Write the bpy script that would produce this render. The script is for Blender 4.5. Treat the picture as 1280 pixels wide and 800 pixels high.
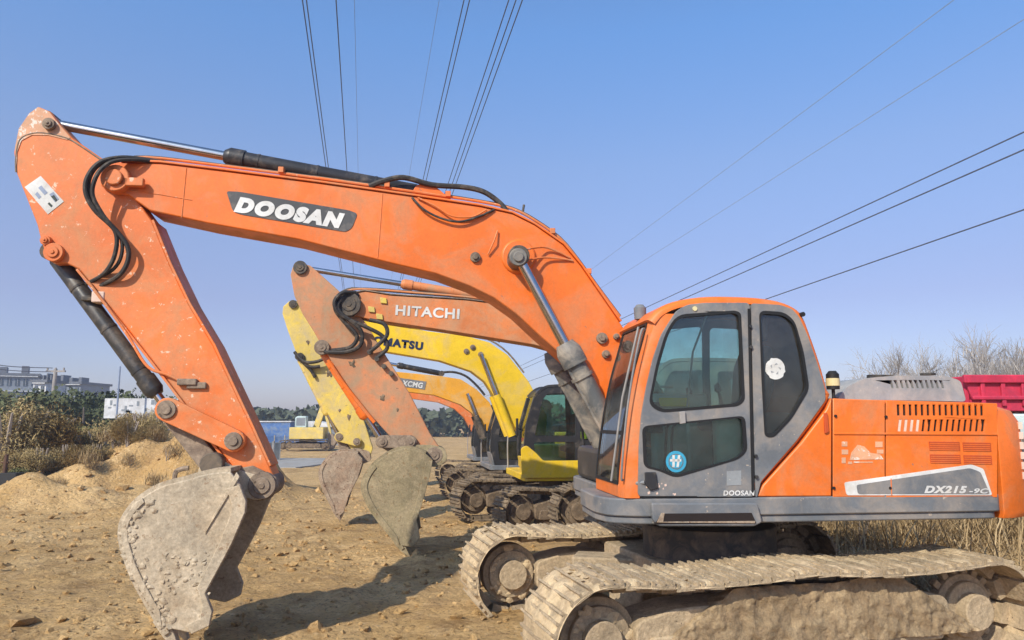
import bpy, bmesh, math, random
from math import sin, cos, pi, radians, sqrt, atan2
from mathutils import Vector, Matrix, noise
from mathutils.geometry import tessellate_polygon
random.seed(11)
for o in list(bpy.data.objects): bpy.data.objects.remove(o, do_unlink=True)
SC = bpy.context.scene
COL = SC.collection

# ------------------------------------------------------------------ camera, sky, sun, exposure
FPX, CXP, CYP, HOR, CAMZ = 950.0, 640.0, 400.0, 526.0, 1.93
PITCH = math.atan((HOR-CYP)/FPX)
cam = bpy.data.cameras.new('camera'); camo = bpy.data.objects.new('camera', cam); COL.objects.link(camo)
camo.location = (0, 0, CAMZ); camo.rotation_euler = (pi/2+PITCH, 0, 0)
cam.sensor_width = 36; cam.lens = FPX/1280*36; cam.clip_start = .05; cam.clip_end = 3000
SC.camera = camo
SUN_EL, SUN_AZ = radians(37), radians(212)            # the sun stands behind the camera, to its left
W = bpy.data.worlds.new("World"); SC.world = W; W.use_nodes = True
wn, wl = W.node_tree.nodes, W.node_tree.links; wn.clear()
sky = wn.new('ShaderNodeTexSky'); sky.sky_type = 'NISHITA'; sky.sun_disc = False
sky.sun_elevation = SUN_EL; sky.sun_rotation = SUN_AZ
sky.air_density = 1.0; sky.dust_density = 1.0; sky.ozone_density = 3.0; sky.altitude = 50
tint = wn.new('ShaderNodeMix'); tint.data_type = 'RGBA'; tint.blend_type = 'MULTIPLY'; tint.inputs[0].default_value = 1
wtc = wn.new('ShaderNodeTexCoord'); wsp = wn.new('ShaderNodeSeparateXYZ'); wrp = wn.new('ShaderNodeValToRGB'); wsc = wn.new('ShaderNodeVectorMath'); wsc.operation = 'SCALE'; wsc.inputs[3].default_value = 2
wl.new(wtc.outputs['Generated'], wsp.inputs[0]); wl.new(wsp.outputs[2], wrp.inputs[0]); wl.new(wrp.outputs[0], wsc.inputs[0]); wl.new(wsc.outputs[0], tint.inputs[7])
while len(wrp.color_ramp.elements) < 6: wrp.color_ramp.elements.new(.5)
for e_, (p_, c_) in zip(wrp.color_ramp.elements, ((0, (.92,.84,1.06)), (.08, (.93,.84,1.02)), (.15, (.95,.80,.97)), (.32, (1.06,1.08,1.22)), (.47, (.84,1.24,1.55)), (1, (.8,1.1,1.35)))):
    e_.position = p_; e_.color = (c_[0]/2, c_[1]/2, c_[2]/2, 1)
bg = wn.new('ShaderNodeBackground'); bg.inputs[1].default_value = .13
wo = wn.new('ShaderNodeOutputWorld')
wl.new(sky.outputs[0], tint.inputs[6]); wl.new(tint.outputs[2], bg.inputs[0]); wl.new(bg.outputs[0], wo.inputs[0])
sd = bpy.data.lights.new('sun', 'SUN'); sd.energy = 4.6; sd.angle = radians(.6); sd.color = (1, .915, .77)
so = bpy.data.objects.new('sun', sd); COL.objects.link(so)
sv = Vector((sin(SUN_AZ)*cos(SUN_EL), cos(SUN_AZ)*cos(SUN_EL), sin(SUN_EL)))
so.rotation_euler = (-sv).to_track_quat('-Z', 'Y').to_euler(); so.location = (0, -6, 12)
SC.view_settings.view_transform = 'Standard'; SC.view_settings.look = 'None'
SC.view_settings.exposure = 0.22; SC.view_settings.gamma = 1; SC.view_settings.use_curve_mapping = False

# ------------------------------------------------------------------ materials
MAT = {}
def nd(t, k, **kw):
    n = t.nodes.new(k)
    for a, b in kw.items(): setattr(n, a, b)
    return n
def mixc(t, fac, a, b, mode='MIX'):
    m = nd(t, 'ShaderNodeMix', data_type='RGBA', blend_type=mode)
    for i, v in ((0, fac), (6, a), (7, b)):
        if hasattr(v, 'links'): t.links.new(v, m.inputs[i])
        elif i == 0: m.inputs[0].default_value = v
        else: m.inputs[i].default_value = (*v, 1) if len(v) == 3 else v
    return m.outputs[2]
def noisef(t, scale, lo, hi, detail=5, rough=.6, dist=0, vec=None, stretch=None):
    n = nd(t, 'ShaderNodeTexNoise'); n.inputs['Scale'].default_value = scale; n.inputs['Detail'].default_value = detail
    n.inputs['Roughness'].default_value = rough; n.inputs['Distortion'].default_value = dist
    tc = nd(t, 'ShaderNodeTexCoord'); src = tc.outputs['Object'] if vec is None else vec
    if stretch:
        mp = nd(t, 'ShaderNodeMapping'); mp.inputs['Scale'].default_value = stretch; t.links.new(src, mp.inputs[0]); src = mp.outputs[0]
    t.links.new(src, n.inputs['Vector'])
    r = nd(t, 'ShaderNodeMapRange'); r.inputs[1].default_value = lo; r.inputs[2].default_value = hi
    t.links.new(n.outputs[0], r.inputs[0]); return r.outputs[0]
def mat(name, col, rough=.6, metal=0, dirt=None, amt=.35, dscale=2.2, var=.12, chips=0, chipcol=(.35,.3,.26), bump=0, bscale=30, spec=.4, grain=.14, faded=None):
    m = bpy.data.materials.new(name); m.use_nodes = True; t = m.node_tree; b = t.nodes['Principled BSDF']
    b.inputs['Roughness'].default_value = rough; b.inputs['Metallic'].default_value = metal
    b.inputs['Specular IOR Level'].default_value = spec
    c = col
    dark = tuple(x*(1-var*2) for x in col); lite = tuple(min(1, x*(1+var)) for x in col)
    c = mixc(t, noisef(t, 1.3, .35, .65, 4), dark, lite)
    if faded: c = mixc(t, noisef(t, .8, .42, .62, 6, .65), c, faded)
    if dirt:
        f = noisef(t, dscale, .58-amt*.35, .82-amt*.25, 8, .7, .6)
        c = mixc(t, f, c, dirt)
        f2 = noisef(t, 5, .55, .8, 6, .75, 0, None, (3, 3, .35))
        m2 = nd(t, 'ShaderNodeMath', operation='MULTIPLY'); t.links.new(f2, m2.inputs[0]); m2.inputs[1].default_value = amt
        c = mixc(t, m2.outputs[0], c, tuple(x*.7 for x in dirt))
        rr = nd(t, 'ShaderNodeMapRange'); t.links.new(f, rr.inputs[0]); rr.inputs[3].default_value = rough; rr.inputs[4].default_value = min(.95, rough+.35)
        t.links.new(rr.outputs[0], b.inputs['Roughness'])
    if chips:
        f = noisef(t, 14, .72-chips*.12, .74-chips*.12, 5, .75, .4)
        c = mixc(t, f, c, chipcol)
    if grain:
        g1 = noisef(t, 38, .30, .70, 4, .8); c = mixc(t, g1, tuple([1-grain]*3), (1, 1, 1)) if False else mixc(t, 1.0, c, mixc(t, g1, tuple([1-grain]*3), (1, 1, 1)), 'MULTIPLY')
        g2 = noisef(t, 7, .28, .62, 7, .75, .8); c = mixc(t, 1.0, c, mixc(t, g2, tuple([1-grain*.9]*3), (1, 1, 1)), 'MULTIPLY')
    t.links.new(c, b.inputs['Base Color'])
    if bump:
        bp = nd(t, 'ShaderNodeBump'); bp.inputs['Strength'].default_value = bump; bp.inputs['Distance'].default_value = .02
        f = noisef(t, bscale, 0, 1, 6, .7); t.links.new(f, bp.inputs['Height']); t.links.new(bp.outputs[0], b.inputs['Normal'])
    MAT[name] = m; return m
DUST = (.46, .34, .22)
mat('orange', (.86, .185, .022), .40, 0, (.55,.24,.11), .34, 1.8, .06, .45, (.42,.17,.09))
mat('orange_worn', (.83, .20, .04), .48, 0, (.56,.27,.13), .42, 2.4, .08, .8, (.84,.55,.38))
mat('orange_dusty', (.75, .22, .09), .65, 0, (.60,.38,.25), .6, 3, .1, .9, (.25,.16,.11))
mat('grey_plate', (.075, .077, .08), .5, 0, (.3,.26,.22), .2, 3)
mat('hitachi', (.72, .225, .065), .55, 0, (.52,.31,.17), .5, 2.4, .08, .6, (.22,.13,.09))
mat('hitachi_arm', (.66, .24, .095), .6, 0, (.42,.28,.17), .7, 4, .1, .55, (.16,.11,.08))
mat('yellow', (.85, .56, .02), .45, 0, (.62,.45,.17), .25, 1.8, .06, .3, (.3,.22,.1))
mat('yellow_pale', (.80, .60, .15), .6, 0, (.6,.5,.3), .4, 3, .08)
mat('yellow_worn', (.80, .58, .08), .55, 0, (.55,.44,.24), .6, 3, .08, .6, (.2,.15,.09))
mat('amber', (.80, .37, .03), .5, 0, (.6,.42,.2), .3, 2, .06, .5, (.2,.14,.08))
mat('grey_paint', (.175, .19, .205), .5, 0, (.34,.29,.24), .45, 2.6, .10, .6, (.46,.38,.3))
mat('hood_grey', (.30, .32, .33), .6, 0, (.45,.42,.38), .4, 4, .1, .6, (.5,.48,.44))
mat('cyl_grey', (.115, .12, .12), .45, 0, (.42,.36,.28), .4, 4, .1, .3, (.5,.4,.3))
mat('black_paint', (.035, .035, .037), .4, 0, (.2,.16,.12), .15, 4, .1)
mat('dark_steel', (.06, .055, .05), .6, .2, (.25,.19,.13), .45, 6, .1)
mat('cyl_black', (.045, .045, .045), .35, 0, (.2,.16,.12), .3, 5, .1, .3, (.4,.36,.3))
mat('rubber', (.035, .032, .03), .65, 0, (.2,.16,.12), .25, 8, .1)
mat('seal', (.015, .015, .015), .6)
mat('chrome', (.62, .60, .58), .2, 1.0, None)
mat('bucket_steel', (.72, .60, .43), .85, 0, (.52,.40,.26), .45, 2.6, .12, .9, (.42,.30,.19), .5, 14, grain=.42)
mat('bucket_dark', (.40, .33, .19), .8, 0, (.52,.42,.26), .45, 3, .15, 1, (.3,.2,.1), .4, 14, grain=.42)
mat('bucket_rust', (.44, .31, .21), .85, 0, (.56,.46,.34), .5, 4, .15, 1, (.2,.1,.06), .4, 14, grain=.42)
mat('link_brown', (.30, .22, .16), .75, 0, (.42,.33,.24), .5, 7, .15, .8, (.14,.1,.07), .3, 20, grain=.42)
mat('mud_steel', (.50, .39, .25), .9, 0, (.64,.49,.31), .75, 5, .2, .5, (.1,.075,.055), .8, 22, grain=.42)
mat('mud_dark', (.20, .145, .095), .9, 0, (.38,.28,.18), .5, 5, .2, 1, (.05,.04,.03), .7, 18, grain=.42)
mat('mud', (.84, .645, .385), .95, 0, (.52,.38,.23), .5, 9, .12, 0, bump=1, bscale=40, grain=.25)
mat('mud_brown', (.58, .43, .25), .95, 0, (.36,.25,.14), .7, 6, .2, 0, bump=1, bscale=35, grain=.4)
mat('track_steel', (.17, .13, .09), .75, .1, (.46,.34,.21), .6, 5, .15, .5, (.06,.05,.04), .4, 20, grain=.42)
mat('white', (.78, .78, .75), .5, 0, (.55,.5,.42), .15, 5)
mat('sticker_white', (.72, .72, .68), .5, 0, (.5,.45,.38), .2, 9)
mat('faded_white', (.84, .62, .5), .6)
mat('pale_paint', (.80, .40, .22), .6, 0, (.55,.36,.24), .5, 5, .1, 1.3, (.82,.72,.6))
mat('navy', (.012, .025, .07), .5)
mat('ink', (.03, .05, .04), .6)
mat('sticker_blue', (.05, .36, .55), .5)
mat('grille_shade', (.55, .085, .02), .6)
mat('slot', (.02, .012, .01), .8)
mat('seat_cloth', (.045, .045, .05), .85)
mat('interior', (.16, .17, .17), .8)
mat('interior_light', (.48, .50, .46), .7)
mat('red', (.62, .03, .075), .6, 0, (.35,.03,.07), .5, 3, .15, .6, (.2,.03,.03))
mat('teal_white', (.55, .68, .66), .5)
mat('concrete', (.42, .40, .36), .85, 0, (.3,.26,.2), .4, .8, .08, 0, bump=.3)
mat('wall_pale', (.25, .28, .31), .8, 0, (.3,.32,.34), .3, .2, .08)
mat('wall_white', (.72, .72, .70), .8)
mat('roof_grey', (.16, .17, .19), .8)
mat('window_dark', (.06, .08, .1), .3)
mat('board_white', (.70, .71, .72), .7, 0, (.45,.45,.45), .5, 2.0, .1)
mat('blue_sheet', (.07, .17, .42), .6, 0, (.25,.3,.35), .35, 1.5, .1)
mat('blue_tarp', (.10, .24, .50), .6, 0, (.2,.25,.3), .3, 3, .2)
mat('grey_fence', (.22, .25, .29), .7, 0, (.35,.33,.3), .3, 1, .1)
mat('pole', (.34, .32, .30), .85)
mat('wire', (.09, .10, .14), .6)
mat('wire_pale', (.30, .36, .48), .6)
mat('bark', (.26, .215, .18), .9)
mat('bark_grey', (.37, .335, .30), .9)
mat('twig', (.36, .30, .25), .9)
mat('brown_rod', (.10, .05, .03), .8)
mat('lamp_glass', (.75, .65, .35), .2)
def leafmat(name, a, b, c):
    m = bpy.data.materials.new(name); m.use_nodes = True; t = m.node_tree; p = t.nodes['Principled BSDF']
    p.inputs['Roughness'].default_value = .8; p.inputs['Specular IOR Level'].default_value = .15
    o = nd(t, 'ShaderNodeObjectInfo')
    x = mixc(t, noisef(t, 1.7, .35, .65, 4), a, b); x = mixc(t, noisef(t, 6, .5, .75, 3), x, c)
    x = mixc(t, o.outputs['Random'], x, tuple(k*.75 for k in a)); t.links.new(x, p.inputs['Base Color'])
    MAT[name] = m
leafmat('leaf_green', (.08, .10, .045), (.13, .14, .065), (.19, .16, .08))
leafmat('leaf_olive', (.15, .155, .06), (.24, .21, .085), (.33, .25, .11))
leafmat('leaf_brown', (.36, .26, .115), (.46, .34, .16), (.17, .17, .065))
leafmat('leaf_far', (.12, .14, .09), (.17, .18, .12), (.22, .21, .15))
leafmat('straw', (.34, .235, .115), (.54, .40, .22), (.15, .10, .05))
def glassmat(name, tintc, alpha, refl=.12):
    m = bpy.data.materials.new(name); m.use_nodes = True; t = m.node_tree; t.nodes.clear()
    tr = nd(t, 'ShaderNodeBsdfTransparent'); tr.inputs[0].default_value = (*tintc, 1)
    gl = nd(t, 'ShaderNodeBsdfGlossy'); gl.inputs['Roughness'].default_value = .03; gl.inputs[0].default_value = (.9, .95, 1, 1)
    df = nd(t, 'ShaderNodeBsdfDiffuse'); df.inputs[0].default_value = (.32, .30, .26, 1)
    fr = nd(t, 'ShaderNodeFresnel'); fr.inputs[0].default_value = 1.5
    m1 = nd(t, 'ShaderNodeMixShader'); m2 = nd(t, 'ShaderNodeMixShader')
    f = noisef(t, 2.5, .35, .85, 7, .7)
    mu = nd(t, 'ShaderNodeMath', operation='MULTIPLY'); t.links.new(f, mu.inputs[0]); mu.inputs[1].default_value = alpha
    t.links.new(mu.outputs[0], m1.inputs[0]); t.links.new(tr.outputs[0], m1.inputs[1]); t.links.new(df.outputs[0], m1.inputs[2])
    ad = nd(t, 'ShaderNodeMath', operation='ADD'); t.links.new(fr.outputs[0], ad.inputs[0]); ad.inputs[1].default_value = refl
    t.links.new(ad.outputs[0], m2.inputs[0]); t.links.new(m1.outputs[0], m2.inputs[1]); t.links.new(gl.outputs[0], m2.inputs[2])
    o = nd(t, 'ShaderNodeOutputMaterial'); t.links.new(m2.outputs[0], o.inputs[0]); MAT[name] = m
glassmat('glass', (.70, .88, .82), .16, .02)
glassmat('glass_front', (.82, .89, .88), .30, .02)
glassmat('glass_dark', (.48, .58, .58), .2, .02)

# ------------------------------------------------------------------ geometry helpers
def rnd(poly, r, n=4):
    out = []; N = len(poly)
    for i in range(N):
        a, b, c = Vector(poly[i-1]), Vector(poly[i]), Vector(poly[(i+1) % N])
        l1, l2 = (a-b).length, (c-b).length
        d = min(r, l1*.48, l2*.48)
        p = b+(a-b)*(d/max(l1, 1e-6)); q = b+(c-b)*(d/max(l2, 1e-6))
        for k in range(n+1):
            t = k/n; out.append(tuple(p*(1-t)**2 + b*2*t*(1-t) + q*t*t))
    return out
def spl(pts, n=6, closed=False):
    P = [Vector(p) for p in pts]; out = []; N = len(P)
    for i in range(N if closed else N-1):
        p0 = P[i-1] if (closed or i > 0) else P[0]; p1 = P[i]; p2 = P[(i+1) % N]
        p3 = P[(i+2) % N] if (closed or i+2 < N) else P[-1]
        for k in range(n):
            t = k/n
            out.append(.5*((2*p1)+(p2-p0)*t+(2*p0-5*p1+4*p2-p3)*t*t+(3*p1-p0-3*p2+p3)*t**3))
    if not closed: out.append(P[-1])
    return [tuple(p) for p in out]
class MB:
    def __init__(s): s.v = []; s.f = []; s.T = None
    def add(s, vs, fs):
        k = len(s.v)
        s.v += [tuple(s.T(*p)) if s.T else tuple(p) for p in vs]; s.f += [tuple(i+k for i in f) for f in fs]; return s
    def box(s, x0, x1, y0, y1, z0, z1):
        vs = [(x, y, z) for z in (z0, z1) for y in (y0, y1) for x in (x0, x1)]
        return s.add(vs, [(0,2,3,1),(4,5,7,6),(0,1,5,4),(1,3,7,5),(3,2,6,7),(2,0,4,6)])
    def obox(s, c, X, Y, Z, hx, hy, hz):
        c, X, Y, Z = Vector(c), Vector(X), Vector(Y), Vector(Z)
        vs = [c+X*(hx*a)+Y*(hy*b)+Z*(hz*d) for d in (-1, 1) for b in (-1, 1) for a in (-1, 1)]
        return s.add(vs, [(0,2,3,1),(4,5,7,6),(0,1,5,4),(1,3,7,5),(3,2,6,7),(2,0,4,6)])
    def prism(s, poly, y0, y1, holes=()):
        loops = [list(poly)]+[list(h) for h in holes]; flat = [p for l in loops for p in l]; n = len(flat)
        vs = [(p[0], y0, p[1]) for p in flat]+[(p[0], y1, p[1]) for p in flat]; fs = []
        if holes:
            tr = tessellate_polygon([[Vector((p[0], p[1], 0)) for p in l] for l in loops])
            for t in tr: fs.append(tuple(t)); fs.append(tuple(i+n for i in reversed(t)))
        else:
            fs.append(tuple(range(n))); fs.append(tuple(range(2*n-1, n-1, -1)))
        k = 0
        for l in loops:
            m = len(l)
            for i in range(m): a, b = k+i, k+(i+1) % m; fs.append((a, b, b+n, a+n))
            k += m
        return s.add(vs, fs)
    def hprism(s, poly, z0, z1, taper=0):
        n = len(poly); cx = sum(p[0] for p in poly)/n; cy = sum(p[1] for p in poly)/n
        vs = [(p[0], p[1], z0) for p in poly]+[(p[0]+(cx-p[0])*taper, p[1]+(cy-p[1])*taper, z1) for p in poly]
        return s.add(vs, [tuple(range(n)), tuple(range(2*n-1, n-1, -1))]+[(i, (i+1) % n, (i+1) % n+n, i+n) for i in range(n)])
    def tube(s, pts, r, seg=8, caps=True):
        P = [Vector(p) for p in pts]; n = len(P); R = r if isinstance(r, (list, tuple)) else [r]*n; vs = []; fs = []
        up = None
        for i, p in enumerate(P):
            d = (P[min(i+1, n-1)]-P[max(i-1, 0)])
            d = d.normalized() if d.length > 1e-9 else Vector((0, 0, 1))
            if up is None: up = Vector((0, 0, 1)) if abs(d.z) < .9 else Vector((1, 0, 0))
            a = d.cross(up)
            if a.length < 1e-5: a = d.cross(Vector((0, 1, .1)))
            a.normalize(); b = a.cross(d).normalized(); up = b
            for k in range(seg):
                t = 2*pi*k/seg; vs.append(p+a*(cos(t)*R[i])+b*(sin(t)*R[i]))
        for i in range(n-1):
            for k in range(seg): a = i*seg+k; b = i*seg+(k+1) % seg; fs.append((a, b, b+seg, a+seg))
        if caps: fs.append(tuple(range(seg-1, -1, -1))); fs.append(tuple(range((n-1)*seg, n*seg)))
        return s.add(vs, fs)
    def band(s, poly, ys, th, closed=False):
        """a sheet running along poly (x,z), lofted over the y stations [(y, inset)], th thick inwards"""
        P = [Vector((p[0], p[1])) for p in poly]; n = len(P); N = []
        for i in range(n):
            a = P[i-1] if (closed or i) else P[i]; b = P[(i+1) % n] if (closed or i < n-1) else P[i]
            d = (b-a).normalized(); N.append(Vector((d.y, -d.x)))
        rows = []
        for off in (0, th):
            for (y, ins) in ys:
                rows.append([(P[i].x+N[i].x*(ins+off), y, P[i].y+N[i].y*(ins+off)) for i in range(n)])
        m = len(ys); vs = [p for r in rows for p in r]; fs = []; cnt = n if closed else n-1
        for L in (0, 1):
            for j in range(m-1):
                for i in range(cnt):
                    a = (L*m+j)*n+i; b = (L*m+j)*n+(i+1) % n; q = (a, b, b+n, a+n); fs.append(q if L == 0 else q[::-1])
        for j in (0, m-1):
            for i in range(cnt):
                a = j*n+i; b = j*n+(i+1) % n; fs.append((a, b, b+m*n, a+m*n))
        if not closed:
            for i in (0, n-1):
                for j in range(m-1): a = j*n+i; b = (j+1)*n+i; fs.append((a, b, b+m*n, a+m*n))
        return s.add(vs, fs)
    def blob(s, c, r, seed, sq=(1, 1, 1), sub=1, amp=.35):
        bm = bmesh.new(); bmesh.ops.create_icosphere(bm, subdivisions=sub, radius=1)
        vs = []
        for v in bm.verts:
            k = 1+amp*noise.noise(v.co*1.3+Vector((seed*3.7, seed*1.3, 0)))*2
            vs.append((c[0]+v.co.x*r*sq[0]*k, c[1]+v.co.y*r*sq[1]*k, c[2]+v.co.z*r*sq[2]*k))
        fs = [tuple(v.index for v in f.verts) for f in bm.faces]; bm.free(); return s.add(vs, fs)
    def build(s, name, m, parent=None, bevel=0, ang=35, smooth=True, recalc=True):
        me = bpy.data.meshes.new(name); me.from_pydata([tuple(v) for v in s.v], [], s.f); me.update()
        if recalc:
            bm = bmesh.new(); bm.from_mesh(me); bmesh.ops.recalc_face_normals(bm, faces=bm.faces); bm.to_mesh(me); bm.free()
        if smooth:
            for p in me.polygons: p.use_smooth = True
            me.set_sharp_from_angle(angle=radians(ang))
        me.materials.append(MAT[m])
        o = bpy.data.objects.new(name, me); COL.objects.link(o); o.parent = parent
        if bevel:
            b = o.modifiers.new('bevel', 'BEVEL'); b.width = bevel; b.segments = 2; b.limit_method = 'ANGLE'; b.angle_limit = radians(32); b.harden_normals = False
        return o
def tag(o, label=None, cat=None, group=None, kind=None):
    for k, v in (('label', label), ('category', cat), ('group', group), ('kind', kind)):
        if v: o[k] = v
    return o
def empty(name, loc, rz=0):
    o = bpy.data.objects.new(name, None); COL.objects.link(o); o.location = loc; o.rotation_euler = (0, 0, rz); o.empty_display_size = .3; return o
def copy_tree(o, parent=None):
    c = o.copy(); COL.objects.link(c); c.parent = parent
    for ch in list(o.children): copy_tree(ch, c)
    return c
def ray(u, v):
    a = (u-CXP)/FPX; b = (CYP-v)/FPX
    return Vector((a, cos(PITCH)-sin(PITCH)*b, sin(PITCH)+cos(PITCH)*b))
def at(u, v, y):                     # the point at distance y seen at pixel u,v
    r = ray(u, v); k = y/r.y; return Vector((r.x*k, y, CAMZ+r.z*k))
class Frame:
    def __init__(s, x, y, z, yaw):
        s.O = Vector((x, y, z)); s.yaw = radians(yaw)
        s.F = Vector((-cos(s.yaw), -sin(s.yaw), 0)); s.L = Vector((sin(s.yaw), -cos(s.yaw), 0))
    def p(s, u, v, side):            # pixel -> (x, z) of the machine's own upright plane y = side
        r = ray(u, v); c = Vector((0, 0, CAMZ))
        k = (side-(c-s.O).dot(s.L))/r.dot(s.L); q = c+r*k-s.O
        return (q.dot(s.F), q.z)
    def poly(s, pts, side): return [s.p(u, v, side) for u, v in pts]
    def p3(s, u, v, side): a = s.p(u, v, side); return Vector((a[0], side, a[1]))
    def root(s, name): return empty(name, s.O, pi+s.yaw)

# ------------------------------------------------------------------ the ground
def sm(a, b, x):
    t = max(0, min(1, (x-a)/(b-a))); return t*t*(3-2*t)
def gbase(x, y):
    return -.10*sm(8, 12, y)-.18*sm(12, 17, y)-.15*sm(17, 24, y)-.17*sm(24, 60, y)
MOUNDS = [(-8.9, 24.4, 4.6, 2.6, 2.15, .30), (-13.5, 21.0, 4.0, 1.6, .25, .2), (-10.2, 21.3, 4.2, .5, -.45, .42), (-9.6, 19.4, 3.6, 1.0, .38, .35), (-12.6, 18.5, 3.6, 1.3, .5, .25), (-15.5, 24, 4, 2, .5, 0), (-7.5, 17.2, 2.6, 1.0, .35, .3), (8.5, 12.5, 4.5, 2.5, .5, 0)]
def gz(x, y, fine=True):
    z = gbase(x, y)
    n1 = noise.fractal(Vector((x*.35, y*.35, 3)), 1, 2, 4)
    z += .055*n1
    for (mx, my, a, b, h, tilt) in MOUNDS:
        dx, dy = x-mx, y-my; a = a*.33 if (h > 2 and dx > 0) else a; d = (( dx+tilt*dy)/a)**2+((dy-tilt*dx)/b)**2
        if d < 6: z += h*math.exp(-d)*(1+.45*noise.noise(Vector((x*.9, y*.9, 9)))+.10*noise.noise(Vector((x*2.6, y*2.6, 4))))
    if fine and y < 60:
        n2 = noise.fractal(Vector((x*2.3, y*2.3, 7)), .9, 2, 4); z += .048*n2; z += .022*noise.noise(Vector((x*15, y*15, 3)))*sm(16, 8, y)
        n3 = abs(noise.noise(Vector((x*6.5, y*6.5, 1)))); z += .03*max(0, n3-.22)*2.2
        # a pair of tracks left by the machines
        r = abs(((x+y*.35+2.2) % 2.6)-1.3); z -= .03*math.exp(-(r/.16)**2)*(.5+.5*noise.noise(Vector((x*.5, y*.5, 2))))
    if y < 12:                       # a flat stand under the near machine
        k = sm(2.6, 1.2, abs(x-1.7)) if abs(x-1.7) < 2.6 else 0
        k = sm(3.4, 2.2, abs(x-1.9))*sm(3.2, 2.0, abs(y-7.5)); z = z*(1-k)+(-.01+(z-gbase(x, y))*.35)*k
    return z
def make_ground():
    vs = []; fs = []; nx = 440; ss = []; s = 1.0
    while s < 900: ss.append(s); s *= 1.0115
    for s in ss:
        y = s-4
        for i in range(nx+1):
            x = (i/nx*2-1)*1.35*s
            vs.append((x, y, gz(x, y)))
    w = nx+1
    for j in range(len(ss)-1):
        for i in range(nx): a = j*w+i; fs.append((a, a+1, a+1+w, a+w))
    me = bpy.data.meshes.new('ground'); me.from_pydata(vs, [], fs)
    for p in me.polygons: p.use_smooth = True
    m = bpy.data.materials.new('earth'); m.use_nodes = True; t = m.node_tree; b = t.nodes['Principled BSDF']
    b.inputs['Roughness'].default_value = .95; b.inputs['Specular IOR Level'].default_value = .1
    c = mixc(t, noisef(t, .45, .38, .62, 6, .65, .5), (.52, .325, .13), (.71, .475, .22))
    c = mixc(t, noisef(t, .9, .50, .64, 8, .7, .8), c, (.37, .225, .095)); c = mixc(t, noisef(t, 2.9, .50, .66, 8, .75, .3), c, (.46, .30, .145))
    c = mixc(t, noisef(t, 9, .56, .74, 6, .7), c, (.82, .60, .33))
    c = mixc(t, noisef(t, 22, .53, .66, 5, .75), c, (.24, .15, .07))
    t.links.new(c, b.inputs['Base Color'])
    bp = nd(t, 'ShaderNodeBump'); bp.inputs['Strength'].default_value = 1.0; bp.inputs['Distance'].default_value = .09
    vo = nd(t, 'ShaderNodeTexVoronoi'); vo.inputs['Scale'].default_value = 11; tc = nd(t, 'ShaderNodeTexCoord'); t.links.new(tc.outputs['Object'], vo.inputs['Vector'])
    f = noisef(t, 7, 0, 1, 9, .75); ad = nd(t, 'ShaderNodeMath', operation='ADD'); t.links.new(f, ad.inputs[0])
    mu = nd(t, 'ShaderNodeMath', operation='MULTIPLY'); mu.inputs[1].default_value = -.25; t.links.new(vo.outputs[0], mu.inputs[0]); t.links.new(mu.outputs[0], ad.inputs[1])
    t.links.new(ad.outputs[0], bp.inputs['Height']); t.links.new(bp.outputs[0], b.inputs['Normal'])
    me.materials.append(m); MAT['earth'] = m
    o = bpy.data.objects.new('ground', me); COL.objects.link(o); tag(o, kind='structure')
make_ground()
def clods():
    mb = MB(); rg = random.Random(5); n = 0
    while n < 7000:
        s = 3+rg.random()**1.7*22; x = rg.uniform(-.85, .85)*s; y = s
        if 0 < x < 3.6 and 5.6 < y < 8.6: continue
        if noise.noise(Vector((x*.6, y*.6, 4))) < rg.uniform(-.6, .35): continue
        r = rg.choice([.007, .009, .012, .012, .018, .028])*(1+rg.random()) * (.8+s*.04)
        if rg.random() < .012: r *= 2.2
        mb.blob((x, y, gz(x, y)+r*.25), r, rg.random()*50, (1, rg.uniform(.7, 1.3), rg.uniform(.5, .8)), 1, .5); n += 1
    o = mb.build('dirt_clods', 'earth', smooth=False, recalc=False); tag(o, 'loose clods and crumbs of ochre earth over the yard', 'dirt clods', kind='stuff')
clods()
# pale hard standing by the far fence
mb = MB(); pts = [(-16.5, 40), (-11.2, 40), (-9.4, 50), (-19, 50)]
mb.hprism(pts, -.62, -.46); tag(mb.build('pavement', 'concrete'), kind='structure')

# ------------------------------------------------------------------ excavator pieces
def ram(fr, root, name, p0, p1, side, frac, rb, rr, mb_='black_paint', mr='chrome', gland=1.18, eyes=True, eye='dark_steel', y3=None):
    a, b = fr.p3(*p0, side), fr.p3(*p1, side)
    if y3 is not None: a.y = b.y = y3
    d = b-a; g = a+d*frac; u = d.normalized()
    m = MB(); m.tube([a+u*.05, a+u*.08, g], [rb*.8, rb, rb], 20); m.tube([g-u*.14, g-u*.01, g, g+u*.05], [rb*gland, rb*gland, rb*gland, rb*.8], 20)
    for k in range(3): m.tube([a+d*frac*(.25+.3*k), a+d*frac*(.25+.3*k)+u*.02], rb*1.06, 16)
    o = m.build(name, mb_, root)
    m = MB(); m.tube([g, b], rr, 16); m.build('rod', mr, o)
    if eyes:
        m = MB()
        for q, r in ((a, rb*1.05), (b, rr*2.0)):
            m.tube([q+Vector((0, -rb*1.1, 0)), q+Vector((0, rb*1.1, 0))], r, 16)
        m.build('pin_eye', eye, o)
    return o
def pin(fr, root, at_, y0, y1, r, m='dark_steel', face='orange', parentname='pin'):
    c = fr.p(*at_, y1); mb = MB()
    mb.tube([(c[0], y0, c[1]), (c[0], y1, c[1])], r, 20); mb.tube([(c[0], y1-.01, c[1]), (c[0], y1+.02, c[1])], r*.62, 16)
    mb.tube([(c[0], y1+.02, c[1]), (c[0], y1+.03, c[1])], r*.25, 6)
    return mb.build(parentname, m, root, .004)
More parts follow.
